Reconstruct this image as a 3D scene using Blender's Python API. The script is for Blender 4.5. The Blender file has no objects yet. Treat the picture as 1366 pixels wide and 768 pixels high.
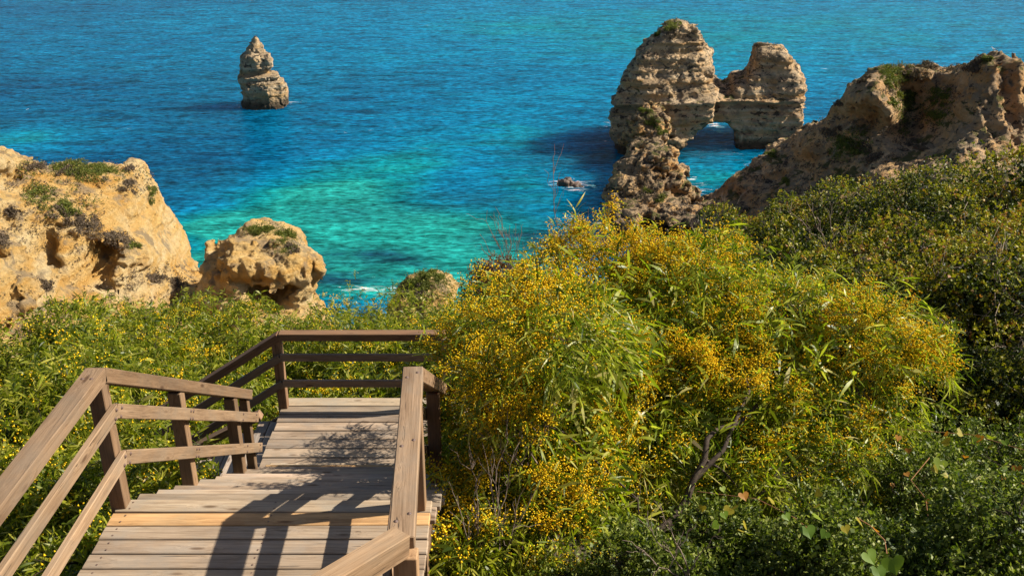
import bpy, math, random
import numpy as np
from mathutils import Vector, Matrix
from mathutils.bvhtree import BVHTree

random.seed(7)
RNG = np.random.default_rng(7)
SC = bpy.context.scene
COL = SC.collection

# ------------------------------------------------------------------ camera
PITCH = 24.6                      # degrees below the horizon
EYE = 38.0                        # metres above the sea
FPX = 1366 * 35.0 / 36.0
cam_d = bpy.data.cameras.new('camera')
cam_d.lens = 35.0
cam_d.sensor_width = 36.0
cam_d.clip_start = 0.05
cam_d.clip_end = 12000
cam = bpy.data.objects.new('camera', cam_d)
COL.objects.link(cam)
cam.location = (0, 0, EYE)
cam.rotation_euler = (math.radians(90 - PITCH), 0, 0)
SC.camera = cam

# ------------------------------------------------------------------ light
SUN_AZ, SUN_EL = math.radians(80), math.radians(40)     # azimuth clockwise from +Y
w = bpy.data.worlds.new('World')
SC.world = w
w.use_nodes = True
nt = w.node_tree
bg = nt.nodes['Background']
sky = nt.nodes.new('ShaderNodeTexSky')
sky.sky_type = 'NISHITA'
sky.sun_disc = False
sky.sun_elevation = SUN_EL
sky.sun_rotation = SUN_AZ
sky.altitude = 30
nt.links.new(sky.outputs[0], bg.inputs[0])
bg.inputs[1].default_value = 0.06
sun_d = bpy.data.lights.new('sun', 'SUN')
sun_d.energy = 5.0
sun_d.angle = math.radians(0.5)
sun_d.color = (1.0, 0.93, 0.80)
sun = bpy.data.objects.new('sun', sun_d)
COL.objects.link(sun)
SUNV = Vector((math.sin(SUN_AZ) * math.cos(SUN_EL), math.cos(SUN_AZ) * math.cos(SUN_EL), math.sin(SUN_EL)))
sun.rotation_euler = SUNV.to_track_quat('Z', 'Y').to_euler()
SC.view_settings.view_transform = 'Standard'
SC.view_settings.look = 'None'
SC.view_settings.exposure = 1.0
SC.view_settings.gamma = 1.0
SC.cycles.max_bounces = 6
SC.cycles.diffuse_bounces = 3
SC.cycles.glossy_bounces = 2
SC.cycles.transmission_bounces = 3
SC.cycles.transparent_max_bounces = 4
SC.cycles.sample_clamp_indirect = 4.0

_cp, _sp = math.cos(math.radians(PITCH)), math.sin(math.radians(PITCH))


def tdep(py):
    return math.tan(math.radians(PITCH) + math.atan((py - 384) / FPX))


def P(px, py, F):
    """world point seen at photo pixel (px, py), F metres ahead of the camera"""
    dz = F * tdep(py)
    D = F * _cp + dz * _sp
    return Vector(((px - 683) / FPX * D, F, EYE - dz))


def PS(px, py, z=0.0):
    """same, on a level plane"""
    return P(px, py, (EYE - z) / tdep(py))


# ------------------------------------------------------------------ noise
def _h(ix, iy, iz, seed):
    n = (ix * 374761393 + iy * 668265263 + iz * 2147483647 + seed * 1274126177) & 0xffffffff
    n = ((n ^ (n >> 13)) * 1274126177) & 0xffffffff
    n = n ^ (n >> 16)
    return (n & 0xffff).astype(np.float32) / 32767.5 - 1.0


def vnoise(x, y, z, seed=0):
    x0 = np.floor(x); y0 = np.floor(y); z0 = np.floor(z)
    fx = (x - x0).astype(np.float32); fy = (y - y0).astype(np.float32); fz = (z - z0).astype(np.float32)
    fx = fx * fx * (3 - 2 * fx); fy = fy * fy * (3 - 2 * fy); fz = fz * fz * (3 - 2 * fz)
    ix = x0.astype(np.int64); iy = y0.astype(np.int64); iz = z0.astype(np.int64)
    r = 0
    for dx in (0, 1):
        wx = fx if dx else 1 - fx
        for dy in (0, 1):
            wy = fy if dy else 1 - fy
            for dz in (0, 1):
                wz = fz if dz else 1 - fz
                r = r + wx * wy * wz * _h(ix + dx, iy + dy, iz + dz, seed)
    return r


def fbm(x, y, z, oct=4, seed=0, gain=0.5, ridged=False):
    a, r, s = 1.0, 0, 1.0
    for o in range(oct):
        n = vnoise(x * s + 11.3 * o, y * s - 7.1 * o, z * s + 3.7 * o, seed + o)
        if ridged:
            n = 1 - 2 * np.abs(n)
        r = r + a * n
        a *= gain; s *= 2.03
    return r


def ss(x, a, b):
    t = np.clip((x - a) / (b - a), 0, 1)
    return t * t * (3 - 2 * t)


# ------------------------------------------------------------------ object helpers
def np_mesh(name, V, faces, mats, smooth=False, attrs=None, midx=None):
    """faces: list of (k, array n x k)"""
    me = bpy.data.meshes.new(name)
    V = np.ascontiguousarray(V, dtype=np.float32)
    me.vertices.add(len(V))
    me.vertices.foreach_set('co', V.ravel())
    li = np.concatenate([f.ravel() for f in faces]).astype(np.int32)
    ls = np.concatenate([np.full(len(f), f.shape[1]) for f in faces])
    st = np.concatenate([[0], np.cumsum(ls)[:-1]]).astype(np.int32)
    me.loops.add(len(li)); me.loops.foreach_set('vertex_index', li)
    me.polygons.add(len(ls)); me.polygons.foreach_set('loop_start', st)
    if smooth:
        me.polygons.foreach_set('use_smooth', np.ones(len(ls), dtype=bool))
    for m in (mats if isinstance(mats, (list, tuple)) else [mats]):
        me.materials.append(m)
    if midx is not None:
        me.polygons.foreach_set('material_index', midx.astype(np.int32))
    if attrs:
        for k, a in attrs.items():
            at = me.attributes.new(k, 'FLOAT', 'POINT')
            at.data.foreach_set('value', np.ascontiguousarray(a, dtype=np.float32))
    me.update(calc_edges=True)
    return me


def link(name, me, parent=None, loc=None):
    o = bpy.data.objects.new(name, me)
    COL.objects.link(o)
    if parent is not None:
        o.parent = parent
    if loc is not None:
        o.location = loc
    return o


def tag(o, label=None, cat=None, group=None, kind=None):
    if label: o['label'] = label
    if cat: o['category'] = cat
    if group: o['group'] = group
    if kind: o['kind'] = kind
    return o


def empty(name, loc):
    o = bpy.data.objects.new(name, None)
    o.empty_display_size = 0.2
    COL.objects.link(o)
    o.location = loc
    return o


# ------------------------------------------------------------------ materials
def new_mat(name):
    m = bpy.data.materials.new(name)
    m.use_nodes = True
    t = m.node_tree
    t.nodes.clear()
    out = t.nodes.new('ShaderNodeOutputMaterial')
    return m, t, out


def nd(t, typ, **kw):
    n = t.nodes.new(typ)
    for k, v in kw.items():
        if k.startswith('i_'):
            n.inputs[k[2:].replace('_', ' ')].default_value = v
        else:
            setattr(n, k, v)
    return n


def noise(t, vec, scale, detail=4, rough=0.6, dist=0.0):
    n = nd(t, 'ShaderNodeTexNoise')
    n.inputs['Scale'].default_value = scale
    n.inputs['Detail'].default_value = detail
    n.inputs['Roughness'].default_value = rough
    n.inputs['Distortion'].default_value = dist
    if vec is not None:
        t.links.new(vec, n.inputs['Vector'])
    return n.outputs[0]


def ramp(t, fac, stops, interp='LINEAR'):
    n = nd(t, 'ShaderNodeValToRGB')
    cr = n.color_ramp
    cr.interpolation = interp
    while len(cr.elements) < len(stops):
        cr.elements.new(0.5)
    for e, (p, c) in zip(cr.elements, stops):
        e.position = p
        e.color = (c, c, c, 1) if isinstance(c, (int, float)) else (*c, 1)
    t.links.new(fac, n.inputs[0])
    return n.outputs[0]


def mix(t, fac, a, b, typ='MIX'):
    n = nd(t, 'ShaderNodeMix', data_type='RGBA', blend_type=typ)
    for s, v in ((0, fac), (6, a), (7, b)):
        if hasattr(v, 'is_output'):
            t.links.new(v, n.inputs[s])
        else:
            n.inputs[s].default_value = (*v, 1) if isinstance(v, tuple) else v
    return n.outputs[2]


def mth(t, op, a, b=None, c=None, clamp=False):
    n = nd(t, 'ShaderNodeMath', operation=op, use_clamp=clamp)
    for i, v in enumerate((a, b, c)):
        if v is None:
            continue
        if hasattr(v, 'is_output'):
            t.links.new(v, n.inputs[i])
        else:
            n.inputs[i].default_value = v
    return n.outputs[0]


def attr(t, name):
    n = nd(t, 'ShaderNodeAttribute', attribute_name=name)
    return n.outputs['Fac']


def mapping(t, vec, scale=(1, 1, 1), loc=(0, 0, 0), rot=(0, 0, 0)):
    n = nd(t, 'ShaderNodeMapping')
    n.inputs['Scale'].default_value = scale
    n.inputs['Location'].default_value = loc
    n.inputs['Rotation'].default_value = rot
    t.links.new(vec, n.inputs[0])
    return n.outputs[0]


def principled(t, out, color, rough=0.8, spec=0.3, bump=None, bstr=0.5, bdist=0.05):
    b = nd(t, 'ShaderNodeBsdfPrincipled')
    if hasattr(color, 'is_output'):
        t.links.new(color, b.inputs['Base Color'])
    else:
        b.inputs['Base Color'].default_value = (*color, 1)
    if hasattr(rough, 'is_output'):
        t.links.new(rough, b.inputs['Roughness'])
    else:
        b.inputs['Roughness'].default_value = rough
    b.inputs['Specular IOR Level'].default_value = spec
    if bump is not None:
        bn = nd(t, 'ShaderNodeBump')
        bn.inputs['Strength'].default_value = bstr
        bn.inputs['Distance'].default_value = bdist
        t.links.new(bump, bn.inputs['Height'])
        t.links.new(bn.outputs[0], b.inputs['Normal'])
    t.links.new(b.outputs[0], out.inputs[0])
    return b


def mat_rock(name, light, mid, dark, lichen=0.5, green=0.3, wet=True, layer=0.7, seed=0.0, greencol=(0.07, 0.09, 0.02)):
    m, t, out = new_mat(name)
    geo = nd(t, 'ShaderNodeNewGeometry')
    pos = mapping(t, geo.outputs['Position'], loc=(seed, seed * .7, 0))
    sep = nd(t, 'ShaderNodeSeparateXYZ'); t.links.new(geo.outputs['Position'], sep.inputs[0])
    nrm = nd(t, 'ShaderNodeSeparateXYZ'); t.links.new(geo.outputs['Normal'], nrm.inputs[0])
    big = noise(t, pos, 0.22, 5, 0.6)
    # layers: a noise stretched flat, so that bands run level through the rock
    lay = noise(t, mapping(t, pos, scale=(0.05, 0.05, 1.3)), 1.0, 5, 0.65, 0.5)
    f1 = mth(t, 'ADD', mth(t, 'MULTIPLY', lay, layer), mth(t, 'MULTIPLY', big, 1 - layer))
    col = ramp(t, f1, [(0.36, dark), (0.47, mid), (0.6, light), (0.72, mid)])
    fine = noise(t, pos, 2.6, 9, 0.78)
    col = mix(t, 0.9, col, ramp(t, fine, [(0.28, 0.45), (0.42, 0.95), (0.55, 1.08), (0.72, 1.3)]), 'MULTIPLY')
    warm = noise(t, mapping(t, pos, loc=(3, 3, 3), scale=(.5, .5, .7)), 1.0, 6, 0.65, .6)
    col = mix(t, ramp(t, warm, [(0.48, 0.0), (0.66, 0.5)]), col, dark)
    # grey weathered skin and black lichen blotches
    sk = noise(t, pos, 0.55, 6, 0.62, 0.3)
    upf = ramp(t, nrm.outputs[2], [(0.0, 0.0), (0.9, 0.13)])
    k = mth(t, 'ADD', sk, upf)
    grey = ramp(t, k, [(0.56 - 0.08 * lichen, 0.0), (0.66 - 0.08 * lichen, 0.75)])
    col = mix(t, grey, col, (0.33, 0.25, 0.165))
    bl = noise(t, mapping(t, pos, loc=(9, 4, 2), scale=(1, 1, 1.5)), 1.25, 7, 0.62, 0.6)
    blk = ramp(t, mth(t, 'ADD', bl, mth(t, 'MULTIPLY', upf, 0.6)), [(0.64 - 0.1 * lichen, 0.0), (0.67 - 0.1 * lichen, 0.85)])
    col = mix(t, blk, col, (0.045, 0.038, 0.032))
    if green > 0:
        gn = noise(t, mapping(t, pos, loc=(1, 14, 5)), 0.35, 6, 0.65)
        gg = ramp(t, mth(t, 'ADD', gn, ramp(t, nrm.outputs[2], [(0.2, 0.0), (0.9, 0.18)])), [(0.78 - 0.16 * green, 0.0), (0.83 - 0.16 * green, 0.9)])
        gcol = mix(t, fine, greencol, (0.13, 0.11, 0.03))
        col = mix(t, gg, col, gcol)
    if wet:
        wl = mth(t, 'ADD', sep.outputs[2], mth(t, 'MULTIPLY', fine, 1.2))
        wf = ramp(t, mth(t, 'MULTIPLY', wl, 0.25), [(0.35, 0.85), (0.6, 0.0)])
        col = mix(t, wf, col, (0.05, 0.038, 0.03))
    bmp = mth(t, 'ADD', noise(t, pos, 1.8, 12, 0.82), mth(t, 'MULTIPLY', noise(t, mapping(t, pos, scale=(.2, .2, 3.5)), 1.0, 4, 0.6), .75 * layer if layer > .6 else .12))
    principled(t, out, col, 0.95, 0.15, bmp, 1.0, 1.0)
    return m


def mat_leaf(name, cols, tip=None, trans=0.35, rough=0.45, hue_w=0.5, tcol=(1.3, 1.5, 0.5)):
    """cols: ramp stops over a mix of the per-leaf and per-cluster random numbers"""
    m, t, out = new_mat(name)
    r = mth(t, 'ADD', mth(t, 'MULTIPLY', attr(t, 'rnd'), 1 - hue_w), mth(t, 'MULTIPLY', attr(t, 'hue'), hue_w))
    col = ramp(t, r, cols)
    b = nd(t, 'ShaderNodeBsdfPrincipled')
    t.links.new(col, b.inputs['Base Color'])
    b.inputs['Roughness'].default_value = rough
    b.inputs['Specular IOR Level'].default_value = 0.25
    tr = nd(t, 'ShaderNodeBsdfTranslucent')
    t.links.new(mix(t, 1.0, col, tcol, 'MULTIPLY'), tr.inputs[0])
    mx = nd(t, 'ShaderNodeMixShader'); mx.inputs[0].default_value = trans
    t.links.new(b.outputs[0], mx.inputs[1]); t.links.new(tr.outputs[0], mx.inputs[2])
    t.links.new(mx.outputs[0], out.inputs[0])
    return m


def mat_simple(name, cols, scale=8.0, rough=0.85, spec=0.2, bstr=0.4, bdist=0.01, detail=6):
    m, t, out = new_mat(name)
    co = nd(t, 'ShaderNodeTexCoord')
    f = noise(t, co.outputs['Object'], scale, detail, 0.65)
    principled(t, out, ramp(t, f, cols), rough, spec, f, bstr, bdist)
    return m


def mat_wood():
    m, t, out = new_mat('weathered_wood')
    co = nd(t, 'ShaderNodeTexCoord')
    oi = nd(t, 'ShaderNodeObjectInfo')
    add = nd(t, 'ShaderNodeVectorMath', operation='ADD')
    sc = nd(t, 'ShaderNodeVectorMath', operation='SCALE'); sc.inputs['Scale'].default_value = 37.0
    cmb = nd(t, 'ShaderNodeCombineXYZ')
    for i in range(3):
        t.links.new(oi.outputs['Random'], cmb.inputs[i])
    t.links.new(cmb.outputs[0], sc.inputs[0])
    t.links.new(co.outputs['Object'], add.inputs[0]); t.links.new(sc.outputs[0], add.inputs[1])
    v = add.outputs[0]
    # knots bend the grain
    kn = nd(t, 'ShaderNodeTexVoronoi', feature='F1'); kn.inputs['Scale'].default_value = 1.0
    t.links.new(mapping(t, v, scale=(2.4, 9, 9)), kn.inputs['Vector'])
    kd = kn.outputs['Distance']
    knot = ramp(t, kd, [(0.07, 1.0), (0.16, 0.0)])
    halo = ramp(t, kd, [(0.0, 1.0), (0.4, 0.0)])
    warp = nd(t, 'ShaderNodeCombineXYZ')
    t.links.new(mth(t, 'MULTIPLY', halo, 0.03), warp.inputs[1]); t.links.new(mth(t, 'MULTIPLY', halo, 0.03), warp.inputs[2])
    v2 = nd(t, 'ShaderNodeVectorMath', operation='ADD')
    t.links.new(v, v2.inputs[0]); t.links.new(warp.outputs[0], v2.inputs[1])
    g1 = noise(t, mapping(t, v2.outputs[0], scale=(1.2, 42, 42)), 1.0, 5, 0.7, 0.4)
    g2 = noise(t, mapping(t, v2.outputs[0], scale=(4.0, 190, 190)), 1.0, 3, 0.6)
    bigp = noise(t, mapping(t, v, scale=(1.6, 7, 7)), 1.0, 5, 0.6)
    g = mth(t, 'ADD', mth(t, 'MULTIPLY', g1, 0.62), mth(t, 'MULTIPLY', g2, 0.38))
    col = ramp(t, g, [(0.30, (0.15, 0.105, 0.072)), (0.43, (0.31, 0.235, 0.165)), (0.56, (0.42, 0.33, 0.245)), (0.70, (0.52, 0.43, 0.33))])
    col = mix(t, 1.0, col, ramp(t, bigp, [(0.3, (0.62, 0.56, 0.52)), (0.5, (1.0, 0.95, 0.9)), (0.7, (1.15, 1.1, 1.05))]), 'MULTIPLY')
    crk = noise(t, mapping(t, v2.outputs[0], scale=(1.7, 75, 75), loc=(5, 3, 8)), 1.0, 3, 0.6, 0.2)
    ck = ramp(t, crk, [(0.30, 0.85), (0.36, 0.0)])
    col = mix(t, ck, col, (0.05, 0.035, 0.025))
    blot = noise(t, mapping(t, v, scale=(3.0, 5, 5), loc=(2, 9, 1)), 1.0, 6, 0.7)
    col = mix(t, ramp(t, blot, [(0.45, 0.0), (0.65, 0.55)]), col, (0.30, 0.265, 0.225))
    col = mix(t, mth(t, 'MULTIPLY', knot, 0.75), col, (0.09, 0.045, 0.02))
    col = mix(t, 1.0, col, oi.outputs['Color'], 'MULTIPLY')
    vr = ramp(t, oi.outputs['Random'], [(0.0, 0.8), (1.0, 1.12)])
    col = mix(t, 1.0, col, vr, 'MULTIPLY')
    h = mth(t, 'SUBTRACT', g, mth(t, 'MULTIPLY', knot, 0.2))
    principled(t, out, col, 0.8, 0.25, h, 0.7, 0.004)
    return m


M = {}
M['wood'] = mat_wood()
M['bark'] = mat_simple('bark', [(0.3, (0.03, 0.02, 0.014)), (0.6, (0.07, 0.05, 0.036)), (0.8, (0.13, 0.10, 0.075))], 30)
M['twig'] = mat_simple('twig', [(0.3, (0.12, 0.085, 0.06)), (0.7, (0.30, 0.24, 0.18))], 20)
M['drytwig'] = mat_simple('dry_twig', [(0.3, (0.10, 0.07, 0.055)), (0.7, (0.24, 0.18, 0.14))], 20)
M['soil'] = mat_simple('dark_soil', [(0.3, (0.025, 0.019, 0.012)), (0.5, (0.06, 0.045, 0.028)), (0.7, (0.11, 0.085, 0.05))], 1.3, bdist=0.3, bstr=0.8)
M['phyl'] = mat_leaf('wattle_leaf', [(0.1, (0.045, 0.075, 0.008)), (0.35, (0.13, 0.17, 0.012)), (0.6, (0.28, 0.30, 0.022)), (0.8, (0.42, 0.40, 0.09)), (1.0, (0.40, 0.31, 0.16))], trans=0.45, rough=0.38, hue_w=0.45)
M['phyl_far'] = mat_leaf('green_wattle_leaf', [(0.1, (0.035, 0.055, 0.008)), (0.35, (0.10, 0.13, 0.010)), (0.6, (0.24, 0.245, 0.018)), (0.85, (0.40, 0.36, 0.06)), (1.0, (0.34, 0.27, 0.13))], trans=0.45, rough=0.4, hue_w=0.5)
M['flower'] = mat_leaf('wattle_flower', [(0.0, (0.50, 0.24, 0.006)), (0.2, (0.72, 0.43, 0.006)), (0.6, (0.90, 0.62, 0.012)), (1.0, (0.95, 0.76, 0.04))], trans=0.3, rough=0.9, tcol=(1.0, 1.0, 0.6))
M['lentisk'] = mat_leaf('lentisk_leaf', [(0.15, (0.016, 0.024, 0.007)), (0.45, (0.040, 0.052, 0.010)), (0.62, (0.10, 0.115, 0.012)), (0.80, (0.33, 0.29, 0.018)), (0.95, (0.30, 0.12, 0.04))], trans=0.28, rough=0.5, hue_w=0.75)
M['evergreen'] = mat_leaf('evergreen_leaf', [(0.1, (0.02, 0.034, 0.007)), (0.4, (0.06, 0.09, 0.012)), (0.7, (0.19, 0.22, 0.03)), (1.0, (0.38, 0.38, 0.13))], trans=0.28, rough=0.5, hue_w=0.4)
M['coast'] = mat_leaf('coastal_leaf', [(0.1, (0.05, 0.07, 0.015)), (0.5, (0.11, 0.13, 0.02)), (0.9, (0.22, 0.21, 0.04))], trans=0.2, rough=0.7)
M['drybush'] = mat_leaf('dry_leaf', [(0.1, (0.06, 0.045, 0.03)), (0.5, (0.13, 0.095, 0.065)), (0.9, (0.21, 0.15, 0.10))], trans=0.1, rough=0.8)
M['redbush'] = mat_leaf('red_brown_leaf', [(0.1, (0.06, 0.03, 0.014)), (0.5, (0.16, 0.07, 0.03)), (0.9, (0.24, 0.14, 0.04))], trans=0.2, rough=0.7)
M['vine'] = mat_leaf('vine_leaf', [(0.0, (0.08, 0.15, 0.012)), (0.5, (0.16, 0.24, 0.015)), (0.8, (0.30, 0.24, 0.02)), (1.0, (0.36, 0.14, 0.02))], trans=0.4, rough=0.5, hue_w=1.0, tcol=(1.3, 1.25, 0.5))
M['rockL'] = mat_rock('ochre_cliff_rock', (0.84, 0.63, 0.33), (0.78, 0.49, 0.17), (0.66, 0.33, 0.07), lichen=-0.7, green=0.0, wet=False, layer=0.5, seed=3.0)
M['rockA'] = mat_rock('banded_sea_rock', (0.80, 0.60, 0.38), (0.72, 0.48, 0.25), (0.58, 0.32, 0.12), lichen=0.45, green=0.3, layer=0.85, seed=11.0)
M['rockS'] = mat_rock('stack_rock', (0.74, 0.58, 0.38), (0.66, 0.46, 0.25), (0.54, 0.32, 0.12), lichen=0.35, green=0.0, layer=0.9, seed=21.0)
M['rockR'] = mat_rock('brown_cliff_rock', (0.76, 0.52, 0.29), (0.66, 0.40, 0.18), (0.54, 0.28, 0.10), lichen=0.1, green=0.55, wet=False, layer=0.35, seed=31.0)
M['rockF'] = mat_rock('front_rock', (0.78, 0.54, 0.28), (0.68, 0.40, 0.16), (0.54, 0.27, 0.09), lichen=0.6, green=0.5, layer=0.4, seed=41.0)


# ------------------------------------------------------------------ surface nets
def surface_nets(f, org, h):
    nx, ny, nz = f.shape
    s = f < 0
    c = np.stack([s[i:nx - 1 + i, j:ny - 1 + j, k:nz - 1 + k] for i in (0, 1) for j in (0, 1) for k in (0, 1)])
    n = c.sum(0)
    act = (n > 0) & (n < 8)
    ids = np.full(act.shape, -1, dtype=np.int64)
    idx = np.argwhere(act)
    ids[act] = np.arange(len(idx))
    acc = np.zeros((len(idx), 3)); cnt = np.zeros(len(idx))
    i, j, k = idx.T
    corners = [(a, b, d) for a in (0, 1) for b in (0, 1) for d in (0, 1)]
    for a in corners:
        for ax in range(3):
            if a[ax] == 1:
                continue
            b = list(a); b[ax] = 1
            fa = f[i + a[0], j + a[1], k + a[2]]; fb = f[i + b[0], j + b[1], k + b[2]]
            cr = (fa < 0) != (fb < 0)
            tt = np.where(cr, fa / np.where(fa == fb, 1, fa - fb), 0)
            p = np.tile(np.array(a, float), (len(idx), 1))
            p[:, ax] += tt
            acc[cr] += p[cr]; cnt[cr] += 1
    V = (idx + acc / cnt[:, None]) * h + np.array(org)
    Q = []
    # x edges
    for ax in range(3):
        sl = [slice(1, -1)] * 3
        sl[ax] = slice(0, -1)
        a = s[tuple(sl)]
        sl2 = list(sl); sl2[ax] = slice(1, None)
        b = s[tuple(sl2)]
        e = np.argwhere(a != b)
        inside = a[tuple(e.T)]
        e = e + np.array([1 if q != ax else 0 for q in range(3)])
        u, v = [(1, 2), (2, 0), (0, 1)][ax]
        def cid(du, dv):
            q = e.copy(); q[:, u] -= du; q[:, v] -= dv
            return ids[q[:, 0], q[:, 1], q[:, 2]]
        q = np.stack([cid(0, 0), cid(1, 0), cid(1, 1), cid(0, 1)], 1)
        q[~inside] = q[~inside][:, ::-1]
        Q.append(q)
    return V, np.concatenate(Q)


def poly_sdf(X, Z, poly):
    d = np.full(X.shape, 1e9); ins = np.zeros(X.shape, bool)
    n = len(poly)
    for i in range(n):
        ax, az = poly[i]; bx, bz = poly[(i + 1) % n]
        ex, ez = bx - ax, bz - az
        t = np.clip(((X - ax) * ex + (Z - az) * ez) / (ex * ex + ez * ez + 1e-9), 0, 1)
        d = np.minimum(d, (X - ax - t * ex) ** 2 + (Z - az - t * ez) ** 2)
        c = ((az > Z) != (bz > Z)) & (X < (bx - ax) * (Z - az) / (bz - az + 1e-12) + ax)
        ins ^= c
    return np.where(ins, -1, 1) * np.sqrt(d)


def grid(x0, x1, y0, y1, z0, z1, h):
    return np.meshgrid(np.arange(x0, x1, h), np.arange(y0, y1, h), np.arange(z0, z1, h), indexing='ij')


def smin(a, b, k):
    h = np.clip(0.5 + 0.5 * (b - a) / k, 0, 1)
    return b * (1 - h) + a * h - k * h * (1 - h)


def ell(X, Y, Z, c, r, rot=0.0):
    dx, dy = X - c[0], Y - c[1]
    if rot:
        dx, dy = dx * math.cos(rot) + dy * math.sin(rot), -dx * math.sin(rot) + dy * math.cos(rot)
    q = np.sqrt((dx / r[0]) ** 2 + (dy / r[1]) ** 2 + ((Z - c[2]) / r[2]) ** 2)
    return (q - 1) * min(r)


def cracks(X, Y, Z, fr, seed, amp):
    """sharp joints and pits eaten into the rock, with blocky faces between"""
    wx = .6 * vnoise(X * fr * .6, Y * fr * .6, Z * fr * .6, seed + 50)
    a = 1 - np.abs(vnoise(X * fr + wx, Y * fr + wx, Z * fr * 1.3, seed))
    b = 1 - np.abs(vnoise(X * fr * 2.3, Y * fr * 2.3 + wx, Z * fr * 2.6, seed + 1))
    return amp * (ss(a, .82, 1.0) + .5 * ss(b, .8, 1.0))


def strata(z, seed, amp=1.0, period=1.1):
    """layers of harder and softer rock: flat ledges with sharp edges"""
    q = z / period
    n = vnoise(q * 0 + 3.3, q * 0 + seed, np.floor(q) + 0.5 * ss(q - np.floor(q), 0.75, 1.0) + 0.25, seed)
    n2 = vnoise(q * 0 + 7.3, q * 0 + seed, z * 3.1, seed + 5)
    return amp * (n * 0.75 + n2 * 0.3)


ROCK_BVH = {}


def emit_rock(name, f, org, h, mat, label=None, cat=None, group=None, kind=None, key=None):
    f[0] = f[-1] = 1; f[:, 0] = f[:, -1] = 1; f[:, :, 0] = f[:, :, -1] = 1
    V, Q = surface_nets(f, org, h)
    # rough-hewn surface: jitter every vertex and leave the facets sharp
    g = fbm(V[:, 0] * 2.1, V[:, 1] * 2.1, V[:, 2] * 2.1, 3, 77, .7)
    V = V + RNG.normal(0, h * .13, V.shape) + np.stack([g, g * .6, g * -.4], 1) * h * .45
    me = np_mesh(name, V, [Q[:, [0, 1, 2]], Q[:, [0, 2, 3]]], mat, smooth=False)
    o = link(name, me)
    tag(o, label, cat, group, kind)
    ROCK_BVH[key or name] = BVHTree.FromPolygons([Vector(v) for v in V], [tuple(int(a) for a in q) for q in Q])
    return o


# ------------------------------------------------------------------ sea stack
def make_stack():
    F0 = 150.0
    prof = [(47, 339, 341.5), (50, 337.5, 343.5), (56, 332.5, 347), (62, 330.5, 350), (66, 326, 353), (70, 324, 355), (72, 321, 362), (78, 320.5, 363.5),
            (88, 319.5, 364), (92, 320.5, 363), (95, 320.5, 361), (98, 319.5, 364), (100, 318, 373.5), (103.5, 318, 373), (105, 319.5, 370),
            (107.5, 319, 381), (112, 319, 384), (124, 319.5, 385.5), (132, 320.5, 385), (139, 319, 386.5), (146, 319, 386)]
    zs, cx, hw = [], [], []
    for y, l, r in prof:
        a, b = P(l, y, F0), P(r, y, F0)
        zs.append(a.z); cx.append((a.x + b.x) / 2); hw.append((b.x - a.x) / 2)
    zs, cx, hw = map(np.array, (zs, cx, hw))
    o = np.argsort(zs)
    x0 = cx.mean()
    h = 0.13
    X, Y, Z = grid(x0 - 5.2, x0 + 5.2, F0 - 5, F0 + 5, -1.2, zs.max() + .8, h)
    W = np.interp(Z, zs[o], hw[o], right=-1.0); CX = np.interp(Z, zs[o], cx[o])
    dx = (X - CX); dy = (Y - F0) / 0.85
    r = np.sqrt(dx * dx + dy * dy)
    th = np.arctan2(dy, dx)
    r = np.maximum(np.abs(dx * math.cos(.3) + dy * math.sin(.3)), np.abs(-dx * math.sin(.3) + dy * math.cos(.3))) * 0.30 + r * 0.76
    f = r - W
    f += 0.42 * fbm(X * .55, Y * .55, Z * .45, 5, 3, .55) + 0.22 * strata(Z, 4, 1, .7)
    f += 0.25 * np.clip(fbm(X * 1.1, Y * 1.1, Z * .15, 3, 9, ridged=True), -1, 1) * (Z < 4.5)
    f += cracks(X, Y, Z, .7, 131, .28)
    emit_rock('sea_stack', f, (x0 - 5.2, F0 - 5, -1.2), h, M['rockS'], 'lone layered cream rock stack standing far out in the open blue sea', 'sea stack')


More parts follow.
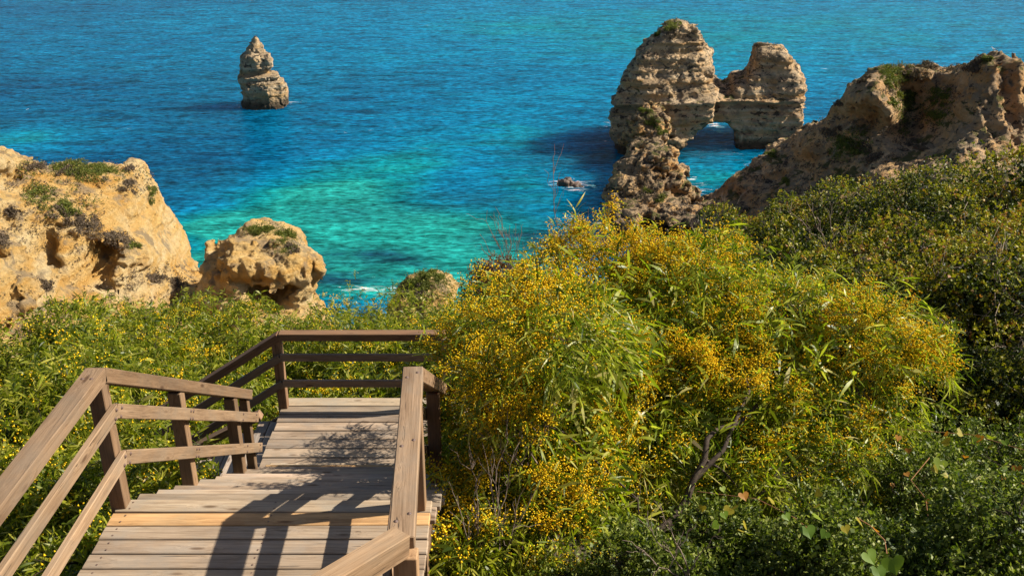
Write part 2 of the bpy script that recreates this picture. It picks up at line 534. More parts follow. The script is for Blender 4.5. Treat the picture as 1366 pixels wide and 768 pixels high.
# ------------------------------------------------------------------ double arch
def make_arch():
    F0 = 132.0
    top = [(818, 131), (822, 127), (829, 110), (836, 99), (848, 79), (860, 56), (867, 46), (879, 36), (888, 31), (901, 28), (912, 30), (921, 35), (932, 38), (940, 45),
           (940, 54), (945, 62), (951, 72), (951, 86), (943, 92), (945, 102), (954, 109), (966, 116), (971, 112), (975, 107), (990, 107), (1000, 99), (1005, 88),
           (1007, 78), (1009, 68), (1012, 60), (1012, 57), (1022, 60), (1031, 60), (1041, 66), (1048, 73), (1052, 84), (1058, 89), (1061, 98), (1067, 107),
           (1068, 118), (1069, 126), (1071, 134), (1064, 140), (1064, 152), (1065, 168), (1062, 180), (1063, 215)]
    hole = [(988, 215), (984, 190), (981, 179), (978, 163), (972, 153), (959, 148), (945, 150), (935, 158), (927, 168), (917, 178), (904, 187), (898, 215)]
    left = [(822, 215), (824, 190), (826, 178), (818, 168), (821, 150)]
    pts = [P(x, y, F0) for x, y in top + hole + left]
    poly = [(p.x, p.z) for p in pts]
    h = 0.2
    x0, x1, y0, y1, z0, z1 = 12, 41, F0 - 8, F0 + 8, -1.2, 17.6
    X, Y, Z = grid(x0, x1, y0, y1, z0, z1, h)
    # the layers weather back and stand out: warp the outline a little along y
    wx = 0.5 * vnoise(X * .3, Y * .35, Z * .3, 77); wz = 0.4 * vnoise(X * .3, Y * .35, Z * .3, 78)
    xs = np.arange(x0 - 2, x1 + 2, .1); zz = np.arange(z0 - 2, z1 + 2, .1)
    GX, GZ = np.meshgrid(xs, zz, indexing='ij')
    S = poly_sdf(GX, GZ, poly)
    XS = X - (Y - F0) * .19
    ii = np.clip(((XS + wx - xs[0]) / .1).astype(int), 0, len(xs) - 1); kk = np.clip(((Z + wz - zz[0]) / .1).astype(int), 0, len(zz) - 1)
    d2 = S[ii, kk]
    T = 6.4 - 0.27 * Z + .8 * np.exp(-((Z - 6.8) / 2.2) ** 2)
    T = np.where(X < 26, T + .9, T)
    Yc = F0 + 0.8 * np.sin(X * .25)
    dy = np.abs(Y - Yc) - T
    r = 1.0
    a = np.maximum(d2 + r, 0); b = np.maximum(dy + r, 0)
    f = np.sqrt(a * a + b * b) - r + np.minimum(np.maximum(d2, dy) + r, 0)
    zw = Z + 0.25 * vnoise(X * .12, Y * .12, X * 0, 5)
    f += 0.42 * fbm(X * .42, Y * .42, Z * .5, 6, 31, .6)
    f += 0.75 * strata(zw, 8, 1, 1.25)
    # the marked double ledge across both towers
    for zc, amp, wd in ((6.35, -.55, .22), (5.75, .45, .28), (5.2, -.35, .2)):
        f += amp * .7 * np.exp(-((zw - zc) / wd) ** 2)
    # notch at the waterline
    f += 0.5 * np.exp(-((Z - .3) / .6) ** 2)
    # pits
    pit = vnoise(X * .8, Y * .8, Z * .9, 60)
    f += 0.6 * np.clip(pit - .45, 0, 1)
    f += cracks(X, Y, Z, .45, 132, .16)
    emit_rock('sea_arch', f, (x0, y0, z0), h, M['rockA'], 'big layered sea rock with two towers and an arch the water runs through', 'rock arch')


# ------------------------------------------------------------------ rock ridge in front of the arch
def make_front_rock():
    h = 0.2
    x0, x1, y0, y1, z0, z1 = 7.5, 27, 90, 129, -1.2, 10
    X, Y, Z = grid(x0, x1, y0, y1, z0, z1, h)
    blobs = [((868, 158), 124.0, (1.9, 3.0, 2.2)), ((862, 178), 121.0, (2.8, 4.0, 2.9)), ((880, 172), 119.0, (1.3, 3.4, 1.5)),
             ((866, 212), 112.0, (2.6, 4.6, 2.6)), ((866, 234), 106.5, (3.9, 4.2, 3.6)), ((886, 255), 103, (3.8, 3.6, 2.6)),
             ((846, 264), 102, (3.6, 4.2, 2.6)), ((840, 296), 97.0, (2.4, 3.2, 2.0)), ((840, 185), 124.5, (1.4, 2.6, 1.6)),
             ((890, 292), 97.0, (4.0, 2.6, 1.3)), ((932, 290), 96.0, (4.6, 2.8, 1.1))]
    f = None
    for (px, py), F, r in blobs:
        c = P(px, py, F)
        e = ell(X, Y, Z, (c.x, c.y, c.z), r)
        f = e if f is None else smin(f, e, 1.1)
    base = ell(X, Y, Z, (14.8, 102.0, -.4), (4.6, 8.0, 3.0))
    f = smin(f, base, 1.2)
    # a narrow crest climbing to the ledge, with slanting slabs
    cr = P(878, 205, 108)
    f = smin(f, ell(X, Y, Z, (cr.x, 108, 2.2), (1.3, 5, 3.2)), 1.0)
    u = X * .8 - Z * .55 + Y * .2
    f += 0.38 * fbm(u * .9, Y * .35, Z * .5, 3, 51, .55, ridged=True)
    f += 0.45 * fbm(X * .5, Y * .5, Z * .5, 6, 52, .6)
    f += 0.35 * strata(Z, 12, 1, .9)
    f += cracks(X, Y, Z, .6, 133, .4)
    emit_rock('rock_ridge', f, (x0, y0, z0), h, M['rockF'], 'jagged lit rock ridge running out to the arch, in front of its left tower', 'rock')


# ------------------------------------------------------------------ surveyed cliffs
def survey(pts, px0, px1, py0, py1, step=4.0):
    """smooth surface of distance through surveyed points (px, py, distance)"""
    A = np.array(pts, float)
    n = len(A)
    S = 100.0
    def phi(r2):
        return r2 * np.log(r2 + 1e-9) * .5
    d2 = ((A[:, None, :2] - A[None, :, :2]) / S); K = phi((d2 ** 2).sum(-1)) + np.eye(n) * .003
    Pm = np.concatenate([np.ones((n, 1)), A[:, :2] / S], 1)
    Mx = np.zeros((n + 3, n + 3)); Mx[:n, :n] = K; Mx[:n, n:] = Pm; Mx[n:, :n] = Pm.T
    sol = np.linalg.solve(Mx, np.concatenate([A[:, 2], np.zeros(3)]))
    gx = np.arange(px0, px1, step); gy = np.arange(py0, py1, step)
    GX, GY = np.meshgrid(gx, gy, indexing='ij')
    q = ((GX[..., None] - A[:, 0]) ** 2 + (GY[..., None] - A[:, 1]) ** 2) / S / S
    R = phi(q) @ sol[:n] + sol[n] + sol[n + 1] * GX / S + sol[n + 2] * GY / S

    def look(px, py):
        fx = np.clip((px - px0) / step, 0, len(gx) - 1.001); fy = np.clip((py - py0) / step, 0, len(gy) - 1.001)
        i = fx.astype(int); j = fy.astype(int); u = fx - i; v = fy - j
        return (R[i, j] * (1 - u) * (1 - v) + R[i + 1, j] * u * (1 - v) + R[i, j + 1] * (1 - u) * v + R[i + 1, j + 1] * u * v)
    return look


def cliff_field(X, Y, Z, pts, crest, thick, rng, relax=1.0):
    D = Y * _cp + (EYE - Z) * _sp
    px = 683 + X / D * FPX
    py = 384 + FPX * np.tan(np.arctan2(EYE - Z, Y) - math.radians(PITCH))
    Ff = survey(pts, *rng)(px, py)
    c = np.array(crest, float)
    ys = np.interp(px, c[:, 0], c[:, 1]); fc = np.interp(px, c[:, 0], c[:, 2])
    front = (Ff - Y) * .72
    top = (ys - py) * D / FPX * .95
    rear = (Y - fc - thick) * .8
    k = relax
    a = np.maximum(front + k, 0); b = np.maximum(top + k, 0)
    f = np.sqrt(a * a + b * b) - k + np.minimum(np.maximum(front, top) + k, 0)
    return np.maximum(f, rear), px, py


def make_left_cliff():
    crest = [(-400, 195, 64), (-160, 195, 66), (-60, 196, 69), (0, 199, 71), (14, 205, 72), (22, 210, 72), (36, 213, 73), (60, 223, 74), (90, 224, 75), (130, 220, 77), (160, 220, 79), (180, 218, 80), (192, 221, 80.5),
             (200, 233, 81), (208, 247, 81.5), (214, 262, 82), (221, 279, 82.5), (229, 290, 83), (237, 302, 83.5), (243, 312, 84), (249, 325, 84.5), (253, 338, 85), (262, 352, 85), (266, 356, 84), (290, 354, 79), (330, 356, 77), (400, 380, 76), (470, 460, 74)]
    pts = [(-160, 195, 66), (-160, 300, 57), (-160, 400, 50), (-60, 196, 69), (-60, 300, 60), (-60, 400, 53), (-60, 470, 49),
           (0, 200, 71), (0, 225, 68.5), (0, 232, 71), (20, 245, 71.5), (45, 225, 73), (0, 262, 65.5), (20, 262, 67), (5, 300, 63.5), (0, 320, 61), (0, 360, 58.5), (0, 400, 56), (0, 440, 53.5), (0, 480, 50),
           (30, 290, 65), (35, 330, 61.5), (45, 370, 59), (50, 410, 57), (60, 450, 55),
           (60, 225, 74), (60, 250, 70.5), (62, 275, 67.5), (60, 300, 65.5), (70, 312, 65.5), (68, 330, 65.0), (62, 350, 63.0),
           (95, 225, 75), (100, 250, 72), (100, 275, 69), (105, 298, 67), (108, 312, 66.5), (100, 326, 65.8), (100, 345, 64.8), (92, 362, 63.4), (85, 372, 63), (95, 380, 64.5), (102, 390, 61.5), (112, 392, 64), (122, 396, 61.5), (85, 410, 59), (110, 430, 58.5),
           (135, 222, 77), (140, 250, 73.5), (140, 280, 71), (150, 305, 69), (165, 325, 68), (180, 334, 68), (140, 335, 67.1), (165, 350, 67.0), (150, 370, 65.4), (135, 375, 66.5), (140, 395, 64), (150, 420, 61.5),
           (170, 222, 79.5), (180, 245, 77), (170, 270, 74), (180, 300, 73), (195, 325, 71.5), (205, 345, 71), (185, 365, 69), (190, 385, 67.5), (190, 410, 64.5),
           (195, 235, 80.5), (205, 265, 79.5), (212, 300, 78.5), (215, 312, 79.2), (225, 325, 79), (232, 345, 78), (235, 350, 79.5), (246, 335, 83), (250, 356, 82),
           (215, 356, 73.5), (235, 370, 74.5), (215, 385, 70), (212, 400, 69), (235, 395, 71.5), (258, 372, 78), (265, 395, 73), (260, 420, 69),
           (270, 360, 82), (290, 358, 78.5), (275, 378, 75), (290, 392, 73), (300, 440, 68), (340, 380, 76), (340, 440, 70), (400, 390, 75), (400, 450, 70), (-160, 470, 46), (150, 470, 57), (250, 470, 64)]
    h = 0.24
    x0, x1, y0, y1, z0, z1 = -52, -14, 46, 90, 0.2, 19.0
    X, Y, Z = grid(x0, x1, y0, y1, z0, z1, h)
    X = X.astype(np.float32); Y = Y.astype(np.float32); Z = Z.astype(np.float32)
    f, px, py = cliff_field(X, Y, Z, pts, crest, 7, (-420, 480, 150, 560), .8)
    near = ss(np.abs(f), 3.0, 1.0)
    f += 0.5 * fbm(X * .36, Y * .36, Z * .44, 6, 81, .68)
    right = ss(px, 140, 190) * ss(py, 250, 290)
    f += (0.15 + .8 * right) * strata(Z + .2 * vnoise(X * .2, Y * .2, X * 0, 14), 15, 1, 1.05)
    low = ss(py, 300, 345) * (1 - ss(px, 150, 190))
    f += low * 0.55 * fbm(X * .75 + Z * .25, Y * .12, Z * .10, 3, 83, ridged=True)
    f += 0.10 * fbm(X * 1.7, Y * 1.7, Z * 1.7, 3, 85, ridged=True)
    f += cracks(X, Y, Z, .42, 134, .3) + cracks(X, Y, Z, .95, 138, .16)
    emit_rock('cliff', f, (x0, y0, z0), h, M['rockL'], 'sunlit ochre cliff headland on the left with bushes along its edge', None, None, 'structure', key='cliffL')


def make_left_knob():
    h = 0.16
    x0, x1, y0, y1, z0, z1 = -24.5, -11.5, 62, 82, -.5, 12
    X, Y, Z = grid(x0, x1, y0, y1, z0, z1, h)
    f = None
    blobs = [((360, 332), 74, (3.1, 3.2, 1.9)), ((380, 352), 72, (2.9, 3.0, 1.9)), ((340, 345), 72.5, (3.0, 3.2, 2.2)), ((308, 358), 73.5, (2.2, 2.8, 2.0)),
             ((292, 350), 74, (.7, 1.4, 1.7)), ((315, 332), 74.5, (1.8, 1.6, .75)), ((402, 366), 71.8, (1.25, 1.8, .95)), ((300, 395), 71.3, (2.6, 3.2, 2.6)),
             ((330, 410), 70, (2.0, 3.0, 3.4)), ((375, 425), 73, (3.0, 3.0, 2.6)), ((395, 405), 72, (1.6, 2.6, 2.2)), ((350, 470), 69.5, (4.6, 4.5, 4.0)), ((270, 400), 74, (2.5, 3, 2.2))]
    for (px, py), F, r in blobs:
        c = P(px, py, F)
        e = ell(X, Y, Z, c, r)
        f = e if f is None else smin(f, e, .7)
    c = P(366, 386, 70.2)
    f = -smin(-f, ell(X, Y, Z, c, (1.7, 1.5, .85)), .35)
    f += 0.36 * fbm(X * .45, Y * .45, Z * .5, 5, 91, .56) + 0.16 * strata(Z, 19, 1, .8)
    f += 0.15 * fbm(X * 1.2, Y * 1.2, Z * .4, 3, 93, ridged=True)
    f += cracks(X, Y, Z, .5, 136, .12)
    emit_rock('rock_outcrop', f, (x0, y0, z0), h, M['rockL'], 'small ochre rock knob with a mossy cap right of the left cliff', 'rock', key='knob')


def make_small_head():
    h = 0.16
    x0, x1, y0, y1, z0, z1 = -10.5, -1.5, 52, 68, 2, 14
    X, Y, Z = grid(x0, x1, y0, y1, z0, z1, h)
    f = None
    for (px, py), F, r in (((578, 384), 60, (.9, 1.3, .8)), ((563, 396), 59, (1.4, 1.8, 1.0)), ((545, 416), 58.5, (1.6, 2.0, 1.1)), ((594, 390), 60, (.5, 1.2, .55)), ((572, 445), 59.5, (2.2, 3, 2.4)), ((560, 530), 59.5, (3.5, 4.5, 5))):
        e = ell(X, Y, Z, P(px, py, F), r)
        f = e if f is None else smin(f, e, .8)
    f += .3 * fbm(X * .6, Y * .6, Z * .6, 5, 97, .6)
    emit_rock('rock_outcrop', f, (x0, y0, z0), h, M['rockL'], 'little pale rock point with bushes on top just above the hillside', 'rock', key='head')


def make_islet():
    h = 0.08
    c = PS(758, 247)
    x0, y0, z0 = c.x - 2.3, c.y - 2, -.4
    X, Y, Z = grid(x0, c.x + 2.6, y0, c.y + 2, z0, 1.7, h)
    f = ell(X, Y, Z, (c.x - .3, c.y, .1), (.85, .8, .85))
    f = smin(f, ell(X, Y, Z, (c.x + .6, c.y, -.1), (1.1, .8, .45)), .3)
    f += .2 * fbm(X * 1.3, Y * 1.3, Z * 1.3, 4, 99, .6)
    emit_rock('rock', f, (x0, y0, z0), h, M['wetrock'], 'small dark rock alone in the bay with white surf around it', 'rock', key='islet')


# ------------------------------------------------------------------ right cliff
def make_right_cliff():
    crest = [(880, 300, 98), (905, 287, 99), (930, 273, 101), (948, 260, 103), (966, 245, 104), (985, 229, 105), (1003, 216, 105.5), (1025, 198, 106), (1040, 193, 105.5), (1054, 188, 105), (1064, 176, 104), (1072, 170, 103), (1090, 164, 102), (1105, 160, 101), (1110, 146, 100), (1116, 138, 99.5), (1125, 132, 99),
             (1130, 120, 98.5), (1134, 115, 98), (1142, 106, 97.5), (1149, 101, 97), (1158, 94, 97), (1167, 89, 97.5), (1185, 85, 98), (1200, 90, 99), (1214, 87, 99.5), (1240, 85, 99), (1258, 94, 98), (1268, 91, 97), (1276, 88, 96),
             (1290, 80, 94.5), (1302, 75, 93.5), (1312, 71, 93), (1324, 69, 92.5), (1345, 74, 92), (1366, 79, 91), (1420, 84, 90), (1500, 90, 89), (1600, 90, 88)]
    pts = [(900, 290, 99), (900, 330, 93), (948, 262, 103), (950, 285, 98), (950, 310, 94), (985, 230, 105), (990, 250, 100), (990, 256, 100.5), (1000, 280, 96), (1000, 310, 91),
           (1025, 199, 106), (1030, 225, 101), (1035, 236, 100.5), (1040, 245, 98), (1045, 270, 93), (1054, 189, 105), (1070, 172, 103), (1075, 200, 98.5), (1080, 215, 98.5), (1085, 240, 94),
           (1105, 160, 100), (1100, 185, 97), (1110, 210, 94.5), (1115, 235, 91.5), (1112, 142, 99), (1128, 134, 97), (1125, 150, 97), (1120, 168, 96), (1140, 120, 95.5), (1135, 135, 95), (1140, 150, 95.5), (1150, 160, 95.3), (1145, 175, 94), (1150, 200, 92.5), (1155, 230, 89),
           (1150, 102, 96.5), (1165, 110, 94), (1160, 130, 92.5), (1178, 125, 92), (1190, 140, 91.8), (1196, 150, 92.0), (1172, 148, 93.2), (1178, 165, 92.8), (1180, 190, 91.5), (1185, 215, 88.5),
           (1170, 91, 97.5), (1186, 88, 98), (1184, 105, 95.5), (1200, 105, 98.5), (1203, 130, 98.5), (1204, 150, 97.5), (1206, 175, 95), (1200, 200, 91), (1214, 90, 99.5), (1215, 110, 98.8),
           (1235, 90, 98.8), (1240, 115, 97.8), (1240, 140, 96.5), (1235, 165, 94.5), (1230, 190, 90.5), (1258, 96, 97.5), (1262, 120, 95.8), (1262, 145, 93.8), (1258, 170, 91.5), (1255, 195, 88),
           (1278, 92, 95), (1282, 110, 92.8), (1280, 130, 91.2), (1278, 160, 89), (1275, 190, 85.5), (1300, 78, 93), (1304, 95, 90.8), (1302, 120, 89), (1298, 150, 87), (1300, 180, 84.5), (1325, 72, 92), (1326, 100, 89.8), (1325, 140, 87.3), (1325, 180, 84),
           (1366, 82, 91), (1366, 110, 89.3), (1366, 150, 87), (1366, 190, 83.5), (1450, 90, 89), (1450, 150, 85.5), (1450, 220, 79), (1600, 95, 88), (1600, 160, 84), (1600, 230, 78), (1250, 230, 82), (1366, 230, 78)]
    h = 0.27
    x0, x1, y0, y1, z0, z1 = 13, 58, 76, 113, -.8, 22.5
    X, Y, Z = grid(x0, x1, y0, y1, z0, z1, h)
    X = X.astype(np.float32); Y = Y.astype(np.float32); Z = Z.astype(np.float32)
    f, px, py = cliff_field(X, Y, Z, pts, crest, 7, (800, 1700, 30, 420), .8)
    fl = ss(px, 1262, 1300)
    f += (.5 - .2 * fl) * fbm(X * .36, Y * .36, Z * .42, 6, 121, .68)
    f += .25 * strata(Z + .15 * X, 25, 1, 1.0) * (1 - fl)
    f += fl * .55 * (fbm(X * .85 - Z * .12, Y * .12, Z * .05, 4, 123, ridged=True, gain=.6) - .2)
    f += 0.12 * fbm(X * 1.5, Y * 1.5, Z * 1.5, 3, 125, ridged=True)
    f += cracks(X, Y, Z, .4, 135, .3) + cracks(X, Y, Z, .95, 139, .14)
    emit_rock('cliff', f, (x0, y0, z0), h, M['rockR'], 'brown cliff headland rising to the right edge, fluted at its high end', None, None, 'structure', key='cliffR')


M['wetrock'] = mat_simple('wet_dark_rock', [(0.3, (0.03, 0.022, 0.018)), (0.7, (0.12, 0.075, 0.05))], 2.0, 0.6, 0.4, 0.8, 0.1)
make_stack()
make_arch()
make_front_rock()
make_left_cliff()
make_left_knob()
make_small_head()
make_islet()
make_right_cliff()


# ------------------------------------------------------------------ sea
def mat_sea():
    m, t, out = new_mat('sea_water')
    geo = nd(t, 'ShaderNodeNewGeometry')
    pos = geo.outputs['Position']
    shoal_sheen = attr(t, 'shoal_sheen'); reef = attr(t, 'reef'); foam = attr(t, 'foam')
    n0 = noise(t, mapping(t, pos, scale=(.03, .05, .05)), 1.0, 5, .6)
    n1 = noise(t, mapping(t, pos, scale=(.14, .36, .2)), 1.0, 5, .62, .4)
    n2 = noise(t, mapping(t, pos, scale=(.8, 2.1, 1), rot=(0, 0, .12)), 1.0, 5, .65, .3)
    s = mth(t, 'ADD', shoal_sheen, mth(t, 'MULTIPLY', mth(t, 'SUBTRACT', n1, .5), .55))
    s = mth(t, 'ADD', s, mth(t, 'MULTIPLY', mth(t, 'SUBTRACT', n0, .5), .3))
    col = ramp(t, s, [(0.0, (0.0008, 0.042, 0.108)), (0.22, (0.001, 0.085, 0.185)), (0.5, (0.001, 0.145, 0.27)), (0.82, (0.002, 0.18, 0.205)), (1.0, (0.012, 0.245, 0.22))])
    rf = mth(t, 'MULTIPLY', reef, ramp(t, n1, [(0.35, 0.1), (0.6, 1.0)]))
    col = mix(t, rf, col, (0.006, 0.055, 0.09))
    # ripple shading painted into the colour: wave backs darker, crests lighter
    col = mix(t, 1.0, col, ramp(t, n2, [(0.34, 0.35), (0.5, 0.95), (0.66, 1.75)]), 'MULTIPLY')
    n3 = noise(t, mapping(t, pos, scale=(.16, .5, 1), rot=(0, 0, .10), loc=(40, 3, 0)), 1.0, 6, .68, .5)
    col = mix(t, 1.0, col, ramp(t, n3, [(0.36, 0.5), (0.48, 0.95), (0.66, 1.35)]), 'MULTIPLY')  # longer wave streaks, their light and shade painted into the colour
    # foam threads, surf, and whitecaps that double as painted sun glints
    vo = noise(t, mapping(t, pos, scale=(.35, 1.2, 1)), 1.0, 7, .7, 1.2)
    sp = noise(t, mapping(t, pos, scale=(.12, .9, 1), loc=(3, 8, 0)), 1.0, 6, .62, .2)
    fo = mth(t, 'ADD', mth(t, 'MULTIPLY', foam, .30), vo)
    fm = ramp(t, fo, [(0.68, 0.0), (0.78, 1.0)])
    cap = ramp(t, sp, [(0.72, 0.0), (0.76, 0.85)])
    fm = mth(t, 'MAXIMUM', fm, cap)
    col = mix(t, fm, col, (0.72, 0.78, 0.78))
    h1 = noise(t, mapping(t, pos, scale=(.5, 1.5, 1), rot=(0, 0, .15)), 1.0, 8, .68, .3)
    h2 = noise(t, mapping(t, pos, scale=(.13, .35, 1), rot=(0, 0, -.1)), 1.0, 3, .5)
    hh = mth(t, 'ADD', mth(t, 'MULTIPLY', h1, .5), mth(t, 'MULTIPLY', h2, .9))
    ro = mth(t, 'ADD', 0.14, mth(t, 'MULTIPLY', fm, .7), clamp=True)
    b = principled(t, out, col, ro, 0.013, hh, 1.0, 1.3)
    b.inputs['IOR'].default_value = 1.2
    b.subsurface_method = 'BURLEY'
    b.inputs['Subsurface Weight'].default_value = 1.0
    b.inputs['Subsurface Radius'].default_value = (1.0, 4.0, 5.0)
    b.inputs['Subsurface Scale'].default_value = 3.0
    return m


def make_sea():
    # fine sheet over the bay, then a coarse ring to the horizon
    xs = np.concatenate([[-6000, -3000, -1200, -500, -220], np.arange(-110, 121, 1.0), [220, 500, 1200, 3000, 6000]])
    ys = np.concatenate([[-300, 0, 30], np.arange(50, 260, 1.0), [300, 400, 600, 1000, 2000, 4500, 9000]])
    X, Y = np.meshgrid(xs, ys, indexing='ij')
    nx, ny = X.shape
    sh = np.zeros_like(X)
    # sandy shallows and a far sky sheen painted as colour: centre pixel, half sizes in metres, strength
    for px, py, rx, ry, st in ((465, 235, 10, 12, .55), (400, 262, 10, 6, .5), (560, 215, 6, 12, .3), (510, 300, 14, 8, .62), (550, 345, 13, 8, .7), (640, 310, 7, 7, .4), (400, 315, 11, 5, .5),
                               (700, 245, 5, 6, .4), (690, 185, 8, 12, .3), (640, 150, 16, 14, .12), (20, 186, 9, 7, .5), (330, 300, 7, 4, .45), (275, 345, 5, 3, .6), (280, 300, 6, 4, .45),
                               (960, 235, 10, 9, .45), (610, 370, 10, 5, .5), (520, 375, 8, 4, .6), (450, 345, 10, 6, .4), (150, 45, 60, 50, .10), (800, 60, 60, 60, .18), (1200, 40, 90, 60, .24),  # last entry: far sky reflection painted as lighter water
                               (1000, 20, 120, 90, .14), (500, 20, 90, 50, .08), (790, 280, 7, 7, .3), (230, 210, 12, 10, .0)):
        c = PS(px, py)
        q = ((X - c.x) / rx) ** 2 + ((Y - c.y) / ry) ** 2
        sh += st * np.exp(-q)
    sh += .16 + .07 * fbm(X * .03, Y * .05, X * 0, 3, 201)
    reef = np.zeros_like(X)
    for px, py, rx, ry, st in ((460, 352, 6.5, 4.0, 1), (510, 350, 4.0, 3, .9), (440, 368, 5, 3.0, .9), (750, 310, 7, 4.5, 1), (690, 322, 5, 2.5, .8), (800, 208, 9, 5, .9), (920, 205, 7, 4, .6), (300, 100, 40, 12, .3),
                               (560, 265, 8, 3.5, .55), (120, 160, 30, 12, .35), (640, 270, 7, 4, .5), (250, 240, 9, 8, .5), (480, 285, 10, 2.5, .45), (360, 335, 5, 2.5, .6)):
        c = PS(px, py)
        q = ((X - c.x) / rx) ** 2 + ((Y - c.y) / ry) ** 2
        reef += st * np.exp(-q)
    foam = np.zeros_like(X)
    for px, py, rx, ry, st in ((770, 249, 2.6, 1.6, .85), (742, 243, 2.2, 1.0, .5), (815, 188, 2.5, 1.5, .35), (956, 168, 1.8, 4.0, .75), (1000, 190, 7, 1.6, .35), (960, 205, 9, 3, .2), (926, 262, 1.5, 1.2, .6), (815, 240, 5, 6, .18), (790, 300, 4, 2, .2),
                               (500, 386, 6, 1.0, .55), (540, 372, 3, .9, .4), (385, 137, 2.2, 1.2, .6), (350, 142, 5, 1, .5), (322, 139, 1.5, 1, .5), (820, 165, 2.0, 3, .5), (880, 192, 3, 1.5, .4), (1040, 196, 5, 1.2, .5), (1072, 188, 2, 3, .5), (812, 300, 2, 3, .5), (930, 245, 1.5, 4, .5), (1000, 222, 1.5, 4, .4), (430, 372, 5, 2, .2)):
        c = PS(px, py)
        q = ((X - c.x) / rx) ** 2 + ((Y - c.y) / ry) ** 2
        foam += st * np.exp(-q)
    V = np.stack([X.ravel(), Y.ravel(), np.zeros(X.size)], 1)
    i, j = np.meshgrid(np.arange(nx - 1), np.arange(ny - 1), indexing='ij')
    a = (i * ny + j).ravel()
    Q = np.stack([a, a + ny, a + ny + 1, a + 1], 1)
    me = np_mesh('sea', V, [Q], mat_sea(), smooth=True, attrs={'shoal_sheen': sh.ravel(), 'reef': np.clip(reef, 0, 1).ravel(), 'foam': foam.ravel()})
    tag(link('sea', me), 'turquoise and deep blue rippled sea filling the bay', kind='structure')


make_sea()


# ------------------------------------------------------------------ hillside
def ground_z(x, y):
    x = np.asarray(x, float); y = np.asarray(y, float)
    z = 35.2 - .5 * np.minimum(y, 25) - .0 * x
    z = z + 5.5 * ss(x, 2, 13) * ss(y, 13, 20) + 1.0 * ss(x, 8, 30)
    z = z + .6 * ss(x, -3, -10) * ss(y, 12, 2)
    brk = 25 + 7 * ss(x, 2, 12)
    z = z - np.maximum(y - brk, 0) * 1.05 + np.where(y > brk, (brk - 25) * -.5 + 0, np.minimum(0, 25 - np.maximum(y, 25)) * .5)
    return np.maximum(z, -6)


def make_ground():
    xs = np.arange(-70, 90, 1.0); ys = np.arange(-25, 75, 1.0)
    X, Y = np.meshgrid(xs, ys, indexing='ij')
    Z = ground_z(X, Y) + .25 * fbm(X * .3, Y * .3, X * 0, 3, 301)
    nx, ny = X.shape
    i, j = np.meshgrid(np.arange(nx - 1), np.arange(ny - 1), indexing='ij')
    a = (i * ny + j).ravel()
    Q = np.stack([a, a + ny, a + ny + 1, a + 1], 1)
    me = np_mesh('hillside', np.stack([X.ravel(), Y.ravel(), Z.ravel()], 1), [Q], M['soil'], smooth=True)
    tag(link('hillside', me), 'dark earth of the hillside under the shrubs', kind='structure')


make_ground()

# ------------------------------------------------------------------ boardwalk
ZD = EYE - 4.06           # upper landing
ZL = EYE - 6.50           # lower landing
XL, XR = -2.62, -0.535     # deck edges
XRL = -2.60               # left rail line
XRR = -0.62               # right rail line
walk = empty('wooden_stairway', (-1.6, 5.0, ZD - 1.6))
tag(walk, 'weathered wooden stairway with landings and railings going down through the shrubs', 'stairway')
WOFF = walk.location.copy()
MESHCACHE = {}


def box_mesh(L, W, H, bev=0.005):
    key = (round(L, 3), round(W, 3), round(H, 3))
    if key in MESHCACHE:
        return MESHCACHE[key]
    import bmesh
    bm = bmesh.new()
    bmesh.ops.create_cube(bm, size=1)
    for v in bm.verts:
        v.co = Vector((v.co.x * L, v.co.y * W, v.co.z * H))
    bmesh.ops.bevel(bm, geom=list(bm.edges), offset=bev, segments=1, affect='EDGES')
    me = bpy.data.meshes.new('board'); bm.to_mesh(me); bm.free()
    me.materials.append(M['wood'])
    MESHCACHE[key] = me
    return me


def board(name, a, b, W, H, tint=(1, 1, 1), up=Vector((0, 0, 1)), jitter=0.0, label=None):
    """a board from a to b (centre line), W across, H along 'up'"""
    a, b = Vector(a), Vector(b)
    d = (b - a); L = d.length
    x = d.normalized(); y = up.cross(x).normalized(); z = x.cross(y)
    R = Matrix((x, y, z)).transposed()
    if jitter:
        R = R @ Matrix.Rotation(random.uniform(-jitter, jitter), 3, 'X') @ Matrix.Rotation(random.uniform(-jitter, jitter) * .35, 3, 'Z')
    o = link(name, box_mesh(L, W, H), walk)
    o.matrix_local = Matrix.Translation((a + b) / 2 - WOFF) @ R.to_4x4()
    o.color = (*tint, 1)
    if label: o['label'] = label
    return o


GREY = (.84, .83, .81)
BROWN = (.52, .44, .35)
DARK = (.52, .42, .35)
YEL = (1.2, .93, .58)


def tint(base, v=.08):
    k = random.uniform(1 - v, 1 + v)
    return tuple(c * k * random.uniform(.98, 1.02) for c in base)


# upper landing planks (across the walk)
y = 5.475
n = 0
while y > 2.2:
    tn = YEL if n == 1 else tint((.84, .82, .79), .18)
    e = random.uniform(-.012, .012)
    board('plank', (XL + e, y - .066, ZD - .02 + random.uniform(-.004, .003)), (XR + e, y - .066, ZD - .02 + random.uniform(-.004, .003)), .1275, .04, tn, jitter=.012,
          label='newer yellow plank' if n == 1 else None)
    y -= .139; n += 1
# flight down to the lower landing: two planks a tread
NS = 12
rise = (ZD - ZL) / (NS + 1)
run = (9.16 - 5.48) / NS
for i in range(NS):
    zt = ZD - rise * (i + 1)
    y0 = 5.48 + run * i
    for k in range(2):
        yy = y0 + run * (k + .5) / 2 + .012
        e = random.uniform(-.03, .03)
        board('tread', (XL - .03 + e, yy, zt - .02), (XR + .02 + e, yy, zt - .02), run / 2 - .004, .04, YEL if (i == 10 and k == 1) else tint(GREY, .15), jitter=.01)
